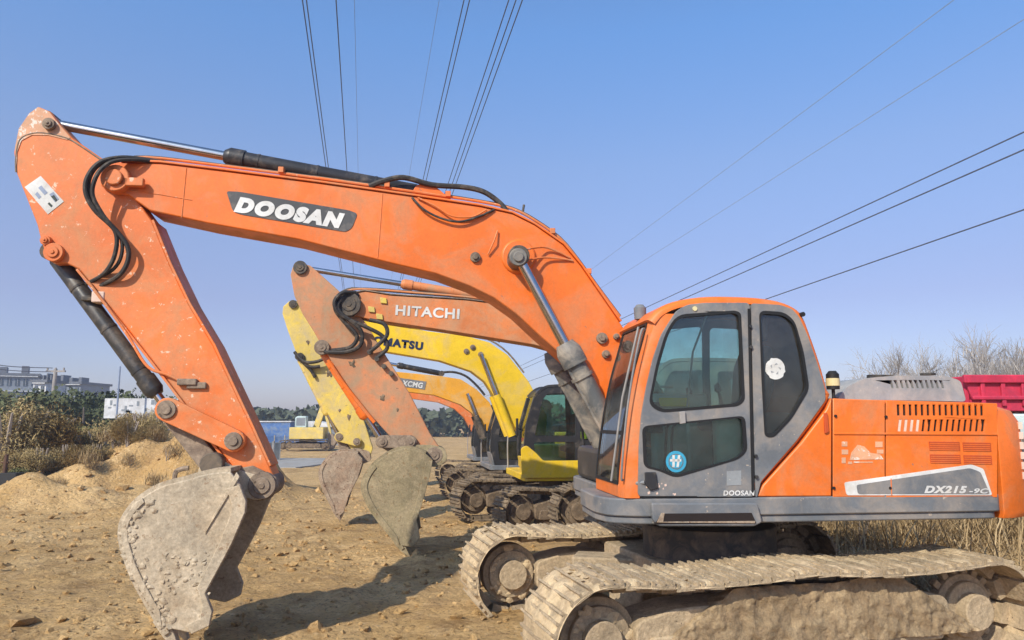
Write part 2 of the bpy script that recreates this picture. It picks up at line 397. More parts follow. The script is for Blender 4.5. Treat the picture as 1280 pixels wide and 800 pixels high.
def bucket(fr, root, back, front, w, m, pins, ears, teeth=5, th=.035, side=None):
    """back: the curved shell from hinge to lip, front: the side plate's free edge from lip back up to the hinge"""
    s = w/2; B = fr.poly(spl(back, 4), s); Fp = fr.poly(front, s)
    mb = MB(); mb.band(B, [(-s+.01, 0), (s-.01, 0)], th if (B[1][0]-B[0][0]) < 0 else -th)
    o = mb.build('bucket', m, root, 0)
    for sg in (1, -1):
        mb = MB(); mb.prism(B+Fp, sg*s-sg*.04, sg*s); q = mb.build('side_plate', m, o, .01)
        mb = MB(); E = [Fp[k] for k in range(len(Fp))]
        cx = sum(p[0] for p in B)/len(B); cz = sum(p[1] for p in B)/len(B)
        inner = [(p[0]+(cx-p[0])*.16, p[1]+(cz-p[1])*.08) for p in E]
        mb.prism(E+inner[::-1], sg*s, sg*(s+.022)); mb.build('side_cutter', m, o, .006)
        # wear strips following the curved heel
        h = B[int(len(B)*.38):]; inn = [(p[0]+(cx-p[0])*.20, p[1]+(cz-p[1])*.16) for p in h]
        mb = MB(); mb.prism(h+inn[::-1], sg*s, sg*(s+.016)); mb.build('wear_strip', m, o, .005)
    a, b = Vector(B[-2]), Vector(B[-1]); d = (b-a).normalized(); d3 = Vector((d.x, 0, d.y)); n3 = Vector((-d.y, 0, d.x))
    mb = MB(); mb.obox((b.x, 0, b.y), d3, (0, 1, 0), n3, .07, s, .025); mb.build('lip', m, o, .006)
    for k in range(teeth):
        y = -s+.07+(w-.14)*k/(teeth-1); mb = MB(); c = Vector((b.x, y, b.y)); vs = []
        for t, hw, hh in ((-.08, .055, .05), (.08, .05, .045), (.22, .035, .012)):
            q = c+d3*t
            vs += [q+Vector((0, -hw, 0))-n3*hh, q+Vector((0, hw, 0))-n3*hh, q+Vector((0, hw, 0))+n3*hh, q+Vector((0, -hw, 0))+n3*hh]
        mb.add(vs, [(3,2,1,0)]+[(r*4+i, r*4+(i+1) % 4, r*4+4+(i+1) % 4, r*4+4+i) for r in (0, 1) for i in range(4)]+[(8,9,10,11)])
        mb.build('tooth', m, o, .004)
    for sg in (1, -1):
        y = sg*.2; mb = MB(); mb.prism(rnd(fr.poly(ears, .2), .06), y-.025, y+.025); mb.build('ear', m, o, .006)
    return o
def link(fr, root, p0, p1, ys, r0, r1, m, name, thick=.035):
    for y in ys:
        a, b = fr.p(*p0, ys[0]), fr.p(*p1, ys[0]); d = Vector((b[0]-a[0], b[1]-a[1])); n = Vector((-d.y, d.x)).normalized()
        a, b = Vector(a), Vector(b); poly = []
        t0 = atan2(n.y, n.x)
        for k in range(9): t = t0+pi*k/8; poly.append((a.x+cos(t)*r0, a.y+sin(t)*r0))
        for k in range(9): t = t0+pi+pi*k/8; poly.append((b.x+cos(t)*r1, b.y+sin(t)*r1))
        mb = MB(); mb.prism(poly, y-thick, y+thick)
        o = mb.build(name, m, root, .008)
        for q, r in ((a, r0), (b, r1)):
            mb = MB(); mb.tube([(q.x, y-thick*1.4, q.y), (q.x, y+thick*1.6, q.y)], r*.78, 18)
            mb.tube([(q.x, y+thick*1.4, q.y), (q.x, y+thick*2.0, q.y)], r*.42, 14)
            mb.build('pin_boss', 'link_brown', o, .004)
def text(fr, root, s, p0, p1, hpx, side, m, bold=.03, shear=0, name='lettering', depth=.004, slant=True):
    c = bpy.data.curves.new(name, 'FONT'); c.body = s; c.offset = bold; c.shear = shear; c.space_character = 1.0+bold*3.2
    o = bpy.data.objects.new(name, c); COL.objects.link(o); dg = bpy.context.evaluated_depsgraph_get(); dg.update()
    me = bpy.data.meshes.new_from_object(o.evaluated_get(dg)); bpy.data.objects.remove(o)
    xs = [v.co.x for v in me.vertices]; x0, x1 = min(xs), max(xs); zs = [v.co.y for v in me.vertices]; z0, z1 = min(zs), max(zs)
    A, B = Vector(fr.p(*p0, side)), Vector(fr.p(*p1, side)); d = B-A; up = Vector((d.y, -d.x)).normalized()
    if up.y < 0: up = -up
    pm = Vector(fr.p(p0[0], p0[1]-hpx, side))-A; h = pm.length
    for v in me.vertices:
        fx = (v.co.x-x0)/(x1-x0); fy = (v.co.y-z0)/(z1-z0); q = A+d*fx+up*(h*fy); v.co = Vector((q.x, side+depth, q.y))
    me.materials.clear(); me.materials.append(MAT[m]); k = bpy.data.objects.new(name, me); COL.objects.link(k); k.parent = root; return k
def undercarriage(root, ox, oy, phi, mt, mf, near_mud=None, half=1.72, r=.36, gauge=1.2, w=.6, nshoe=46, detail=True, zoff=0):
    """phi: how far the tracks are turned from the upper body; (ox, oy) shifts them"""
    c, s_ = cos(phi), sin(phi)
    def T(x, y, z): return (ox+x*c-y*s_, oy+x*s_+y*c, z+zoff)
    zc = .46
    def path(n):
        pts = []; L = 2*half; per = 2*L+2*pi*r
        for i in range(n):
            d = per*i/n
            if d < L:
                t = d/L; x = half-t*L; sag = .045*abs(sin(t*pi*2.0)); z = zc+r-sag; a = pi
            elif d < L+pi*r:
                q = (d-L)/r; x = -half-sin(q)*r; z = zc+cos(q)*r; a = pi+q
            elif d < 2*L+pi*r:
                t = (d-L-pi*r)/L; x = -half+t*L; z = zc-r; a = 2*pi
            else:
                q = (d-2*L-pi*r)/r; x = half+sin(q)*r; z = zc-cos(q)*r; a = q
            pts.append((x, z, a))
        return pts
    rg = random.Random(3)
    for sg in (1, -1):
        y = sg*gauge; mb = MB(); mb.T = T; P = path(nshoe); pitch = (4*half+2*pi*r)/nshoe
        for (x, z, a) in P:
            tx, tz = cos(a), sin(a)
            X = Vector((tx, 0, tz)); N = Vector((tz, 0, -tx))
            if a == pi or a == 2*pi: N = Vector((0, 0, 1 if a == pi else -1))
            C = Vector((x, y, z))+N*.075+N*rg.uniform(-.007, .007); X = (X+N*rg.uniform(-.06, .06)).normalized(); N = Vector((-X.z, 0, X.x)) if N.dot(Vector((-X.z, 0, X.x))) > 0 else Vector((X.z, 0, -X.x))
            mb.obox(C, X, (0, 1, 0), N, pitch*.47, w/2, .014)
            for k in (-.38, .02, .4): mb.obox(C+X*(pitch*k)+N*.026, X, (0, 1, 0), N, .009, w/2, .016)
            if detail: mb.obox(C-N*.05, X, (0, 1, 0), N, pitch*.42, .10, .04)
        o = mb.build('track', mt, root, 0, smooth=False)
        if near_mud:                     # earth pressed flat over the shoes
            n_ = nshoe*6; PP = path(n_); vs = []; fs = []; m_ = 18
            for i, (x, z, a) in enumerate(PP):
                N = Vector((sin(a), 0, -cos(a))) if a not in (pi, 2*pi) else Vector((0, 0, 1 if a == pi else -1))
                for j in range(m_+1):
                    q = j/m_; edge_ = min(q, 1-q)*m_
                    yy = y+(q-.5)*(w+.01)+(.02*noise.noise(Vector((i*.21, sg*5, j//9))) if edge_ < 1 else 0)
                    rid = .5+.5*cos(2*pi*(i+q*1.5)/6)
                    h_ = .086+.026*rid+.035*noise.noise(Vector((x*5+z*5, yy*6, z*3+sg)))+.018*noise.noise(Vector((x*17, yy*17, z*17)))
                    if edge_ < 1: h_ = .07
                    C = Vector((x, yy, z))+N*h_; vs.append(C)
            for i in range(n_):
                for j in range(m_): p_ = i*(m_+1)+j; q_ = ((i+1) % n_)*(m_+1)+j; fs.append((p_, p_+1, q_+1, q_))
            sk = MB(); sk.T = T; sk.add(vs, fs); sk.build('pressed_mud', near_mud, o, ang=70)
        mb = MB(); mb.T = T
        mb.prism(rnd([(half-.25, zc-.16), (half-.25, zc+.12), (half-.6, zc+.20), (-half+.55, zc+.20), (-half+.3, zc+.14), (-half+.3, zc-.16)], .08), y-.2, y+.2)
        mb.prism(rnd([(half-.3, zc-.17), (half-.35, zc+.02), (-half+.45, zc+.02), (-half+.4, zc-.17)], .05), y+sg*.2, y+sg*.245)
        f = mb.build('track_frame', mf, root, .015)
        for nm, x, rr, hw in (('idler', half, r-.05, .09), ('sprocket', -half, r-.06, .05)):
            mb = MB(); mb.T = T; mb.tube([(x, y-hw, zc), (x, y+hw, zc)], rr, 28)
            mb.tube([(x, y-hw-.05, zc), (x, y+hw+.05, zc)], rr*.8, 28); mb.tube([(x, y-.2, zc), (x, y+.21, zc)], rr*.5, 18)
            if nm == 'sprocket':
                for k in range(18): t = k*pi/9; mb.obox((x+cos(t)*(rr+.02), y, zc+sin(t)*(rr+.02)), (cos(t), 0, sin(t)), (0, 1, 0), (-sin(t), 0, cos(t)), .04, .03, .03)
            mb.build(nm, mf, f, .008)
        if detail:
            for k in range(7):
                x = -half+.5+(2*half-1.0)*k/6; mb = MB(); mb.T = T
                mb.tube([(x, y-.2, zc-.25), (x, y-.17, zc-.25), (x, y+.17, zc-.25), (x, y+.2, zc-.25)], [.07, .10, .10, .07], 14); mb.build('roller', mf, f)
            for k in (-.5, .55):
                mb = MB(); mb.T = T; mb.tube([(k, y-.14, zc+.27), (k, y+.14, zc+.27)], .06, 12); mb.build('carrier_roller', mf, f)
        if near_mud:
            mb = MB(); mb.T = T; rg2 = random.Random(8+sg)
            for k in range(300):
                x = rg2.uniform(-half-.1, half+.25); yy = y+rg2.uniform(-.29, .27); rr = rg2.uniform(.008, .032)
                z = zc+r+.10-.045*abs(sin((half-x)/(2*half)*pi*2))
                if x > half: z = zc+sqrt(max(0, (r+.1)**2-(x-half)**2))
                mb.blob((x, yy, z), rr, rg2.random()*40, (1.5, 1.5, .45), 1, .5)
            nx_, nz_ = 190, 20; vs = []; fs = []       # mud packed along the side of the frame
            for i in range(nx_+1):
                x = -half+.05+(2*half-.35)*i/nx_; e = min(1, 4*min(i, nx_-i)/nx_)
                for j in range(nz_+1):
                    q = j/nz_; z = zc-.12+.45*q*e+.03*noise.noise(Vector((x*3, q*2, sg)))*e
                    d = .25+.03*sin(pi*(1-q)*.62)+.03*noise.noise(Vector((x*4, z*6, sg*3)))+.025*noise.noise(Vector((x*11, z*13, 1)))+.02*noise.noise(Vector((x*29, z*31, 1)))
                    vs.append((x, y+sg*d, z))
                vs.append((x, y-sg*.16, zc-.10+.30*e))
            m_ = nz_+2
            for i in range(nx_):
                for j in range(m_-1): p_ = i*m_+j; fs.append((p_, p_+1, p_+1+m_, p_+m_))
            mud_ = MB(); mud_.T = T; mud_.add(vs, fs); mud_.build('packed_mud', 'mud_brown', f, ang=80)
            for k in range(70):
                t = rg2.uniform(0, 2*pi); q = rg2.uniform(0, r*.75)
                mb.blob((half+cos(t)*q, y+sg*.13, zc+sin(t)*q), rg2.uniform(.015, .045), rg2.random()*40, (1.3, .5, 1.2), 1, .4)
                mb.blob((half+cos(t)*q, y-sg*.13, zc+sin(t)*q), rg2.uniform(.015, .045), rg2.random()*40, (1.3, .5, 1.2), 1, .4)
            mb.build('caked_mud', near_mud, o, smooth=True, ang=60, recalc=False)['kind'] = 'stuff'
    mb = MB(); mb.T = T
    mb.box(-.7, .7, -.95, .95, .48, .78); mb.obox((0, 0, .6), (cos(.5), sin(.5), 0), (-sin(.5), cos(.5), 0), (0, 0, 1), 1.3, .18, .12)
    mb.obox((0, 0, .6), (cos(.5), -sin(.5), 0), (sin(.5), cos(.5), 0), (0, 0, 1), 1.3, .18, .12)
    mb.build('centre_frame', mf, root, .02)
    mb = MB(); mb.T = T; mb.tube([(0, 0, .76), (0, 0, 1.06)], .62, 32); mb.build('swing_ring', 'dark_steel', root, .01)

# ================================================================== the near orange excavator
E = Frame(1.72, 7.62, 0, 7)
R = E.root('excavator')
tag(R, 'large orange excavator in the foreground with grey cab door and DOOSAN boom lettering', 'excavator', 'excavators parked in a row')
rx = E.p(745, 776, 1.5)
undercarriage(R, -.15, .14, radians(8), 'mud_steel', 'mud_steel', 'mud', half=1.66, r=.345, gauge=1.24, w=.76, nshoe=45, zoff=-.10)
# ---- boom
BS = .21
boom_o = [(126,232),(124,218),(131,207),(143,202),(158,203),(200,204),(283,214),(400,229),(520,246),(600,258),(640,267),(668,281),(704,306),(726,332),(748,364),(775,403),(812,460),(845,515),(850,540),(838,556),(815,556),(795,545),(766,510),(737,476),(704,445),(674,419),(645,392),(617,372),(586,357),(545,342),(485,328),(372,299),(260,279),(187,263),(160,244),(138,240)]
mb = MB(); mb.prism(E.poly(boom_o, BS), -BS, BS); boom = mb.build('boom', 'orange', R, .012)
# bevelled top and bottom flanges standing a little proud of the web
def flange(fr, root, pts, side, w, th, m, nm='flange'):
    mb = MB(); P = fr.poly(pts, side); mb.band(P, [(-w, 0), (w, 0)], th); return mb.build(nm, m, root, .004)
flange(E, boom, [(150,202),(200,203.5),(283,213.5),(400,228.5),(520,245.5),(600,257.5),(640,266.5),(668,280.5),(704,305.5),(726,331.5),(748,363.5),(775,402.5)], BS, BS+.018, .02, 'orange', 'top_flange')
# nose boss, pins and mid-boom brackets
mb = MB(); c = E.p(143, 222, .3); mb.tube([(c[0], -.3, c[1]), (c[0], .3, c[1])], .125, 28); mb.tube([(c[0], .3, c[1]), (c[0], .33, c[1])], .075, 20); mb.obox((c[0]-.12, .27, c[1]-.03), (1,0,0), (0,1,0), (0,0,1), .13, .03, .04)
mb.build('nose_boss', 'orange_worn', boom, .01)
mb = MB(); c = E.p(648, 321, .44); mb.tube([(c[0], -.44, c[1]), (c[0], .44, c[1])], .085, 24); mb.tube([(c[0], .44, c[1]), (c[0], .46, c[1])], .05, 16); mb.build('cylinder_pin', 'cyl_grey', boom, .008)
mb = MB(); c = E.p(648, 321, BS); mb.tube([(c[0], -BS-.03, c[1]), (c[0], BS+.03, c[1])], .17, 28); mb.build('pin_boss', 'orange', boom, .02)
for (u, v, r) in ((594, 322, .05), (752, 423, .055), (757, 443, .04), (770, 421, .03)):
    mb = MB(); c = E.p(u, v, BS); mb.tube([(c[0], BS-.01, c[1]), (c[0], BS+.03, c[1])], r, 14); mb.tube([(c[0], BS+.03, c[1]), (c[0], BS+.05, c[1])], r*.6, 6); mb.build('lug', 'link_brown', boom, .004)
mb = MB(); mb.tube([E.p3(622,288,BS+.02), E.p3(618,300,BS+.05), E.p3(610,318,BS+.02)], .008, 8); mb.build('grab_bar', 'orange_worn', boom)
# DOOSAN plate
plate = [(283,239),(300,240),(436,263),(447,267),(440,285),(432,290),(300,268),(291,264)]
mb = MB(); mb.prism(rnd(E.poly(plate, BS), .03), BS, BS+.006); pl = mb.build('name_plate', 'grey_plate', boom)
text(E, pl, 'DOOSAN', (292,265), (428,286.5), 20, BS+.007, 'white', .085, .22)
for pts in ([(233,210),(230,240),(227,272)], [(478,242),(475,285),(472,322)], [(163,238),(200,243),(240,250)]):
    mb = MB(); mb.tube([tuple(E.p3(u, v, BS+.001)) for u, v in pts], .005, 6); mb.build('weld_seam', 'orange_worn', boom)
# arm cylinder bracket
mb = MB(); mb.prism(rnd(E.poly([(512,246),(520,232),(532,228),(548,236),(566,252)], .1), .03), -.11, -.06); mb.prism(rnd(E.poly([(512,246),(520,232),(532,228),(548,236),(566,252)], .1), .03), .06, .11); mb.build('cylinder_bracket', 'orange', boom, .008)
# pipes and hoses on the boom
def hose(fr, root, pts, r, m='rubber', nm='hose', n=6, seg=8):
    P = spl([tuple(fr.p3(*p)) for p in pts], n); mb = MB(); mb.tube(P, r, seg); return mb.build(nm, m, root)
for k, (dv, yy) in enumerate(((-4, .13), (-6, .07), (-6, -.1))):
    hose(E, boom, [(168,199+dv/2,yy),(200,200+dv/2,yy),(283,210+dv/2,yy),(400,225+dv/2,yy),(520,242+dv/2,yy),(600,254+dv/2,yy),(640,263+dv/2,yy),(668,277+dv/2,yy),(700,300+dv/2,yy),(722,326+dv/2,yy),(745,358+dv/2,yy),(775,398+dv/2,yy)], .014, 'orange_worn' if k != 1 else 'dark_steel', 'pipe', 3)
for u, v in ((352,216),(484,234),(560,246),(690,292),(735,342)):
    c = E.p3(u, v, .12); mb = MB(); mb.box(c.x-.025, c.x+.025, -.14, .17, c.z-.01, c.z+.045); mb.build('pipe_clamp', 'orange_worn', boom, .004)
hose(E, boom, [(462,233,.13),(480,226,.16),(505,222,.15),(540,231,.12),(580,234,.12),(605,240,.12),(625,254,.12),(636,268,.14)], .028)
hose(E, boom, [(515,247,.23),(530,262,.25),(552,273,.25),(575,277,.25),(600,270,.24),(618,262,.22)], .011)
hose(E, boom, [(522,247,.23),(545,258,.24),(565,270,.25),(590,271,.24),(608,262,.23)], .009, 'orange_worn')
hose(E, boom, [(655,312,.36),(680,309,.26),(700,316,.23),(712,322,.22)], .010, 'orange_worn')
hose(E, boom, [(657,326,.36),(680,322,.26),(705,324,.23),(716,326,.22)], .010, 'orange_worn')
mb = MB(); mb.tube([E.p3(653,268,0), E.p3(655,256,0)], .012, 8); mb.build('lamp_stub', 'dark_steel', boom)
for (p, q) in (((283,225),(285,270)),):
    pass
# ---- arm
AS = .16
arm_o = [(48,133),(36,141),(23,160),(17,190),(20,215),(32,245),(46,280),(51,300),(58,322),(68,330),(82,329),(98,336),(128,372),(160,412),(196,458),(238,513),(265,550),(290,583),(304,602),(312,617),(326,624),(341,618),(346,604),(339,588),(316,536),(267,432),(236,380),(212,330),(190,276),(160,235),(132,201),(112,187),(90,172),(72,152),(62,139)]
mb = MB(); mb.prism(E.poly(arm_o, AS), -AS, AS); arm = mb.build('arm', 'orange_worn', R, .012)
flange(E, arm, [(190,276),(212,330),(236,380),(267,432),(316,536),(337,583)], AS, AS+.02, .022, 'orange_worn', 'back_flange')
flange(E, arm, [(300,596),(265,550),(238,513),(196,458),(160,412),(128,372),(98,336)], AS, AS+.02, .022, 'orange_worn', 'front_flange')
mb = MB(); P = spl([(20,215),(20,196),(25,175),(40,167),(60,167),(84,173),(100,182),(128,201)], 5); mb.tube([tuple(E.p3(u, v, AS+.002)) for u, v in P], .008, 6); mb.build('weld_seam', 'link_brown', arm)
hd = [(48,134),(37,142),(24,161),(19,185),(21,206),(22,190),(27,176),(40,169),(60,169),(84,175),(88,172),(72,153),(62,140)]
mb = MB(); mb.prism(E.poly(hd, AS), AS, AS+.006); mb.build('head_plate', 'pale_paint', arm)
def boss(fr, root, u, v, side, r, m, nm='pin_boss', y0=None, dep=.05, m2=None):
    c = fr.p(u, v, side+dep); y0 = -side-dep if y0 is None else y0
    mb = MB(); mb.tube([(c[0], y0, c[1]), (c[0], side+dep, c[1])], r, 24); mb.tube([(c[0], side+dep, c[1]), (c[0], side+dep+.015, c[1])], r*.6, 18); mb.tube([(c[0], side+dep+.015, c[1]), (c[0], side+dep+.025, c[1])], r*.25, 6)
    return mb.build(nm, m, root, .006)
boss(E, arm, 60, 154, AS, .055, 'link_brown'); boss(E, arm, 66, 315, AS, .085, 'orange_worn'); boss(E, arm, 56, 300, AS, .045, 'orange_worn')
boss(E, arm, 327, 607, AS, .12, 'link_brown', dep=.08); boss(E, arm, 293, 551, AS, .10, 'orange_worn', dep=.04)
mb = MB(); mb.prism(E.poly([(300,585),(316,582),(345,596),(349,608),(340,622),(322,627),(306,618)], AS+.02), AS+.003, AS+.03); mb.build('tip_collar', 'link_brown', arm, .006)
mb = MB(); c = E.p3(240, 482, AS); mb.box(c.x-.13, c.x+.04, AS, AS+.035, c.z-.03, c.z+.03); mb.box(c.x-.05, c.x+.12, AS, AS+.05, c.z+.0, c.z+.06); mb.build('grease_block', 'link_brown', arm, .01)
mb = MB(); mb.prism(E.poly([(31,234),(51,220),(80,252),(60,268)], AS), AS, AS+.004); st = mb.build('sticker', 'sticker_white', arm)
mb = MB()
for a in ([(48,235),(52,232),(60,241),(56,244)], [(62,243),(67,240),(74,249),(69,253)], [(44,243),(47,240),(52,246),(49,249)]): mb.prism(E.poly(a, AS), AS+.004, AS+.006)
mb.build('sticker_marks', 'wire_pale', st)
mb = MB()
for a in ([(60,255),(62,253),(66,257),(64,259)], [(64,246),(68,244),(72,250),(70,252)]): mb.prism(E.poly(a, AS), AS+.0065, AS+.0085)
mb.build('sticker_print', 'ink', st)
# hoses looping from boom to arm
for pts, r in (([(215,205,.15),(180,199,.22),(150,197,.3),(125,203,.36),(110,220,.38),(107,240,.37),(118,262,.34),(140,283,.30),(158,305,.27),(160,325,.25),(148,345,.22),(120,360,.12)], .021),
               ([(212,206,.1),(175,200,.26),(145,201,.33),(128,210,.37),(118,226,.38),(116,245,.36),(128,268,.33),(145,292,.29),(143,320,.26),(130,342,.22),(108,355,.12)], .019),
               ([(205,204,.0),(170,198,.2),(140,199,.3),(118,212,.35),(111,236,.35),(124,266,.31),(149,292,.27),(152,318,.24),(140,338,.2),(112,352,.1)], .016)):
    hose(E, arm, pts, r, 'rubber')
hose(E, arm, [(110,352,.19),(135,385,.19),(160,420,.19),(178,450,.2),(190,462,.2),(208,468,.19),(225,476,.18)], .013, 'orange_worn', 'grease_pipe')
mb = MB(); P = E.p3(124, 372, .12); mb.box(P.x-.06, P.x+.05, .02, .17, P.z-.05, P.z+.05); mb.build('valve_block', 'faded_white', arm, .01)
mb = MB(); mb.box(P.x+.0, P.x+.16, -.02, .12, P.z-.03, P.z+.01); mb.build('hose_bracket', 'dark_steel', arm, .01)
# rams
ram(E, R, 'arm_cylinder', (530,242), (62,154), 0, .53, .078, .046, 'black_paint')
ram(E, R, 'bucket_cylinder', (66,316), (210,512), 0, .88, .075, .042, 'cyl_black')
for y in (.35, -.35):
    a = E.p(648, 321, .35); b = E.p(790, 588, .35); a3 = Vector((a[0], y, a[1])); b3 = Vector((b[0], y, b[1])); d = a3-b3; g = b3+d*.56; u = d.normalized()
    mb = MB(); mb.tube([b3, g], .095, 22); mb.tube([g-u*.16, g-u*.02, g, g+u*.07], [.122, .122, .115, .085], 22); mb.tube([g-u*.30, g-u*.27], .11, 22)
    o = mb.build('boom_cylinder', 'cyl_grey', R)
    mb = MB(); mb.tube([g, a3], .05, 18); mb.build('rod', 'chrome', o)
    mb = MB(); mb.tube([a3+Vector((0,-.06,0)), a3+Vector((0,.07,0))], .10, 20); mb.build('pin_eye', 'dark_steel', o, .008)
    mb = MB(); s1 = Vector((.12, .03, .05)); mb.tube([b3+d*.1+s1, g-u*.1+s1], .02, 8); mb.tube([b3+d*.1-s1*.9, g-u*.3-s1*.9], .016, 8); mb.build('feed_pipe', 'cyl_grey', o)
# linkage and bucket
link(E, R, (210,512), (293,551), [.22, -.22], .105, .10, 'orange_worn', 'side_link')
link(E, R, (212,514), (264,580), [.10, -.10], .09, .09, 'link_brown', 'tipping_link', .05)
bk = bucket(E, R, [(288,590),(262,592),(229,601),(200,609),(172,627),(155,650),(152,672),(158,695),(168,722),(184,752),(203,784)],
            [(240,792),(262,782),(266,764),(257,741),(274,710),(290,680),(307,640),(308,626),(300,606)], 1.12, 'bucket_steel', None,
            [(245,600),(252,578),(266,570),(280,576),(300,588),(322,594),(338,600),(340,616),(326,626),(306,622)])
mb = MB(); mb.prism(E.poly([(300,596),(296,590),(262,655),(256,668)], .56), .56, .575); mb.build('rib', 'bucket_steel', bk, .004)
mb = MB(); c = E.p(264, 580, .3); mb.tube([(c[0], -.28, c[1]), (c[0], .30, c[1])], .075, 20); mb.tube([(c[0], .1, c[1]), (c[0], .31, c[1])], .10, 20); mb.build('bucket_pin', 'dark_steel', bk, .01)
hp = spl([(249,596,.1),(240,603,.1),(228,606,.1),(219,600,.1),(220,590,.1),(228,586,.1),(236,585,.1)], 4)
mb = MB(); mb.tube([tuple(E.p3(*p)) for p in hp], .022, 8); mb.build('lifting_hook', 'link_brown', bk)
mb = MB(); rg = random.Random(4)
for k in range(150):
    t = rg.random(); s0 = spl([(172,627),(155,650),(152,672),(158,695),(168,722),(184,752),(203,784)], 6); u, v = s0[int(t*(len(s0)-1))]
    p = E.p3(u+rg.uniform(0, 26)*rg.random(), v+rg.uniform(-2, 6), .56); mb.blob((p.x, .565, p.z), rg.uniform(.006, .024), rg.random()*60, (1.3, .5, 1.2), 1, .6)
for k in range(60):
    p = E.p3(rg.uniform(200, 262), rg.uniform(690, 745), .56); mb.blob((p.x, .562, p.z), rg.uniform(.004, .017), rg.random()*60, (1.2, .6, 1.1), 1, .6)
mb.build('caked_mud', 'bucket_steel', bk, ang=60, recalc=False)['kind'] = 'stuff'

# ---- upper body
S = 1.36
def P(pts, s=S): return E.poly(pts, s)
zt = E.p(880, 622, S)[1]; zb = E.p(880, 655, S)[1]
xf = E.p(738, 640, .9)[0]; xr = E.p(1256, 640, S)[0]; xc = E.p(798, 640, S)[0]
# deck with its rounded front corner
xg = E.p(716, 640, -1.2)[0]
plan = rnd([(xf, 1.0), (xf-.06, 1.25), (xc-.02, S), (xr, S), (xr, -S), (xg-.08, -S), (xg, -1.2), (xg, .25), (xf-.02, .34)], .1)
mb = MB(); mb.hprism(plan, zb+.06, zt-.004); mb.hprism([(x*.985, y*.985) for x, y in plan], zb, zb+.06); deck = mb.build('deck', 'grey_paint', R, .012)
mb = MB(); a, b = E.p(818, 640, S), E.p(944, 640, S)
mb.prism(rnd(P([(812,628),(944,628),(950,652),(940,657),(822,657),(814,650)]), .02), S, S+.05); stp = mb.build('step', 'grey_paint', deck, .012)
mb = MB(); mb.prism(P([(824,641),(936,640),(942,653),(816,654)]), S+.04, S+.056); mb.build('step_recess_shade', 'slot', stp, .003)  # raised near-black plate: the recess's shade is in its colour, no hollow is cut
mb = MB(); mb.prism(P([(818,652),(824,640),(828,640),(826,651),(940,650),(940,653)]), S+.05, S+.062); mb.build('step_edge', 'bucket_rust', stp, .003)
# front right tool box seen left of the cab
mb = MB(); c0 = E.p(722, 612, -.4); mb.hprism(rnd([(xg-.02, .1), (xg-.02, -1.1), (xg-.7, -1.1), (xg-.7, .1)], .12), zt, zt+.34); mb.build('tool_box', 'black_paint', R, .05)
mb = MB(); mb.hprism(rnd([(xg-.72, -.45), (xg-.72, -1.33), (-.9, -1.33), (-.9, -.45)], .08), zt, zt+.62); mb.build('fuel_tank', 'orange', R, .03)
# ---- cab
door_f = [(843,390),(826,418),(815,450),(807,485),(801,520),(798,560),(797,620)]
ws_l = [(812,399),(804,430),(795,462),(788,495),(782,530),(777,570),(774,600)]
zs = [zt+.0]+[zt+.12+k*.12 for k in range(14)]
def interp(poly, z):                 # x of a side curve at height z
    q = sorted(poly, key=lambda p: p[1])
    if z <= q[0][1]: return q[0][0]
    for i in range(len(q)-1):
        if q[i][1] <= z <= q[i+1][1]: t = (z-q[i][1])/(q[i+1][1]-q[i][1]); return q[i][0]*(1-t)+q[i+1][0]*t
    return q[-1][0]
DF = P(spl(door_f, 4)); WL = E.poly(spl(ws_l, 4), 1.26)
ztop = E.p(840, 392, S)[1]
zs = [zt+(ztop-zt)*k/14 for k in range(15)]
CI = .36                             # the cab's inner side
def pillar(y0, y1, y2, nm):
    mb = MB(); vs = []; fs = []; sgn = 1 if y0 > y2 else -1
    for z in zs:
        a, b = interp(DF, z), interp(WL, z)
        ring = [(a-.02, y0), (a+(b-a)*.35, y0-sgn*.005), (a+(b-a)*.75, y1+(y0-y1)*.6), (b, y2+(y1-y2)*.3), (b+.0, y2), (b-.04, y2), (a-.02, y0-sgn*.05)]
        vs += [(x, y, z) for x, y in ring]
    n = 7
    for j in range(len(zs)-1):
        for i in range(n): p = j*n+i; q = j*n+(i+1) % n; fs.append((p, q, q+n, p+n))
    fs += [tuple(range(n)), tuple(range((len(zs)-1)*n, len(zs)*n))]
    mb.add(vs, fs); return mb
cabf = pillar(S-.012, 1.30, 1.235, '').build('cab', 'orange', R, 0, 40)
pillar(CI, CI+.05, CI+.12, '').build('pillar', 'orange', cabf, 0, 40)
# windscreen with dark seal, sill and header
zw0 = E.p(774, 606, 1.26)[1]; zw1 = E.p(812, 402, 1.26)[1]
def sheet(zlo, zhi, y0, y1, dx, n=12, th=.008):
    mb = MB(); vs = []; fs = []
    for k in range(n+1):
        z = zlo+(zhi-zlo)*k/n; x = interp(WL, z)+dx
        vs += [(x, y0, z), (x, y1, z), (x-th, y1, z), (x-th, y0, z)]
    for k in range(n):
        for i in range(4): a = k*4+i; b = k*4+(i+1) % 4; fs.append((a, b, b+4, a+4))
    fs += [(0,1,2,3), tuple(n*4+i for i in (3,2,1,0))]
    return mb.add(vs, fs)
ws = sheet(zw0+.02, zw1-.01, CI+.13, 1.225, .002).build('windscreen', 'glass_front', cabf)
mb = MB()
for (y0, y1) in ((CI+.115, CI+.135), (1.215, 1.24)): m2 = sheet(zw0, zw1, y0, y1, .012); mb.add(m2.v, m2.f)
m2 = sheet(zw0, zw0+.025, CI+.12, 1.235, .012, 2); mb.add(m2.v, m2.f); m2 = sheet(zw1-.025, zw1, CI+.12, 1.235, .012, 2); mb.add(m2.v, m2.f)
zm = zw0+(zw1-zw0)*.30; m2 = sheet(zm, zm+.03, CI+.12, 1.235, .010, 2); mb.add(m2.v, m2.f)
mb.build('windscreen_seal', 'seal', ws)
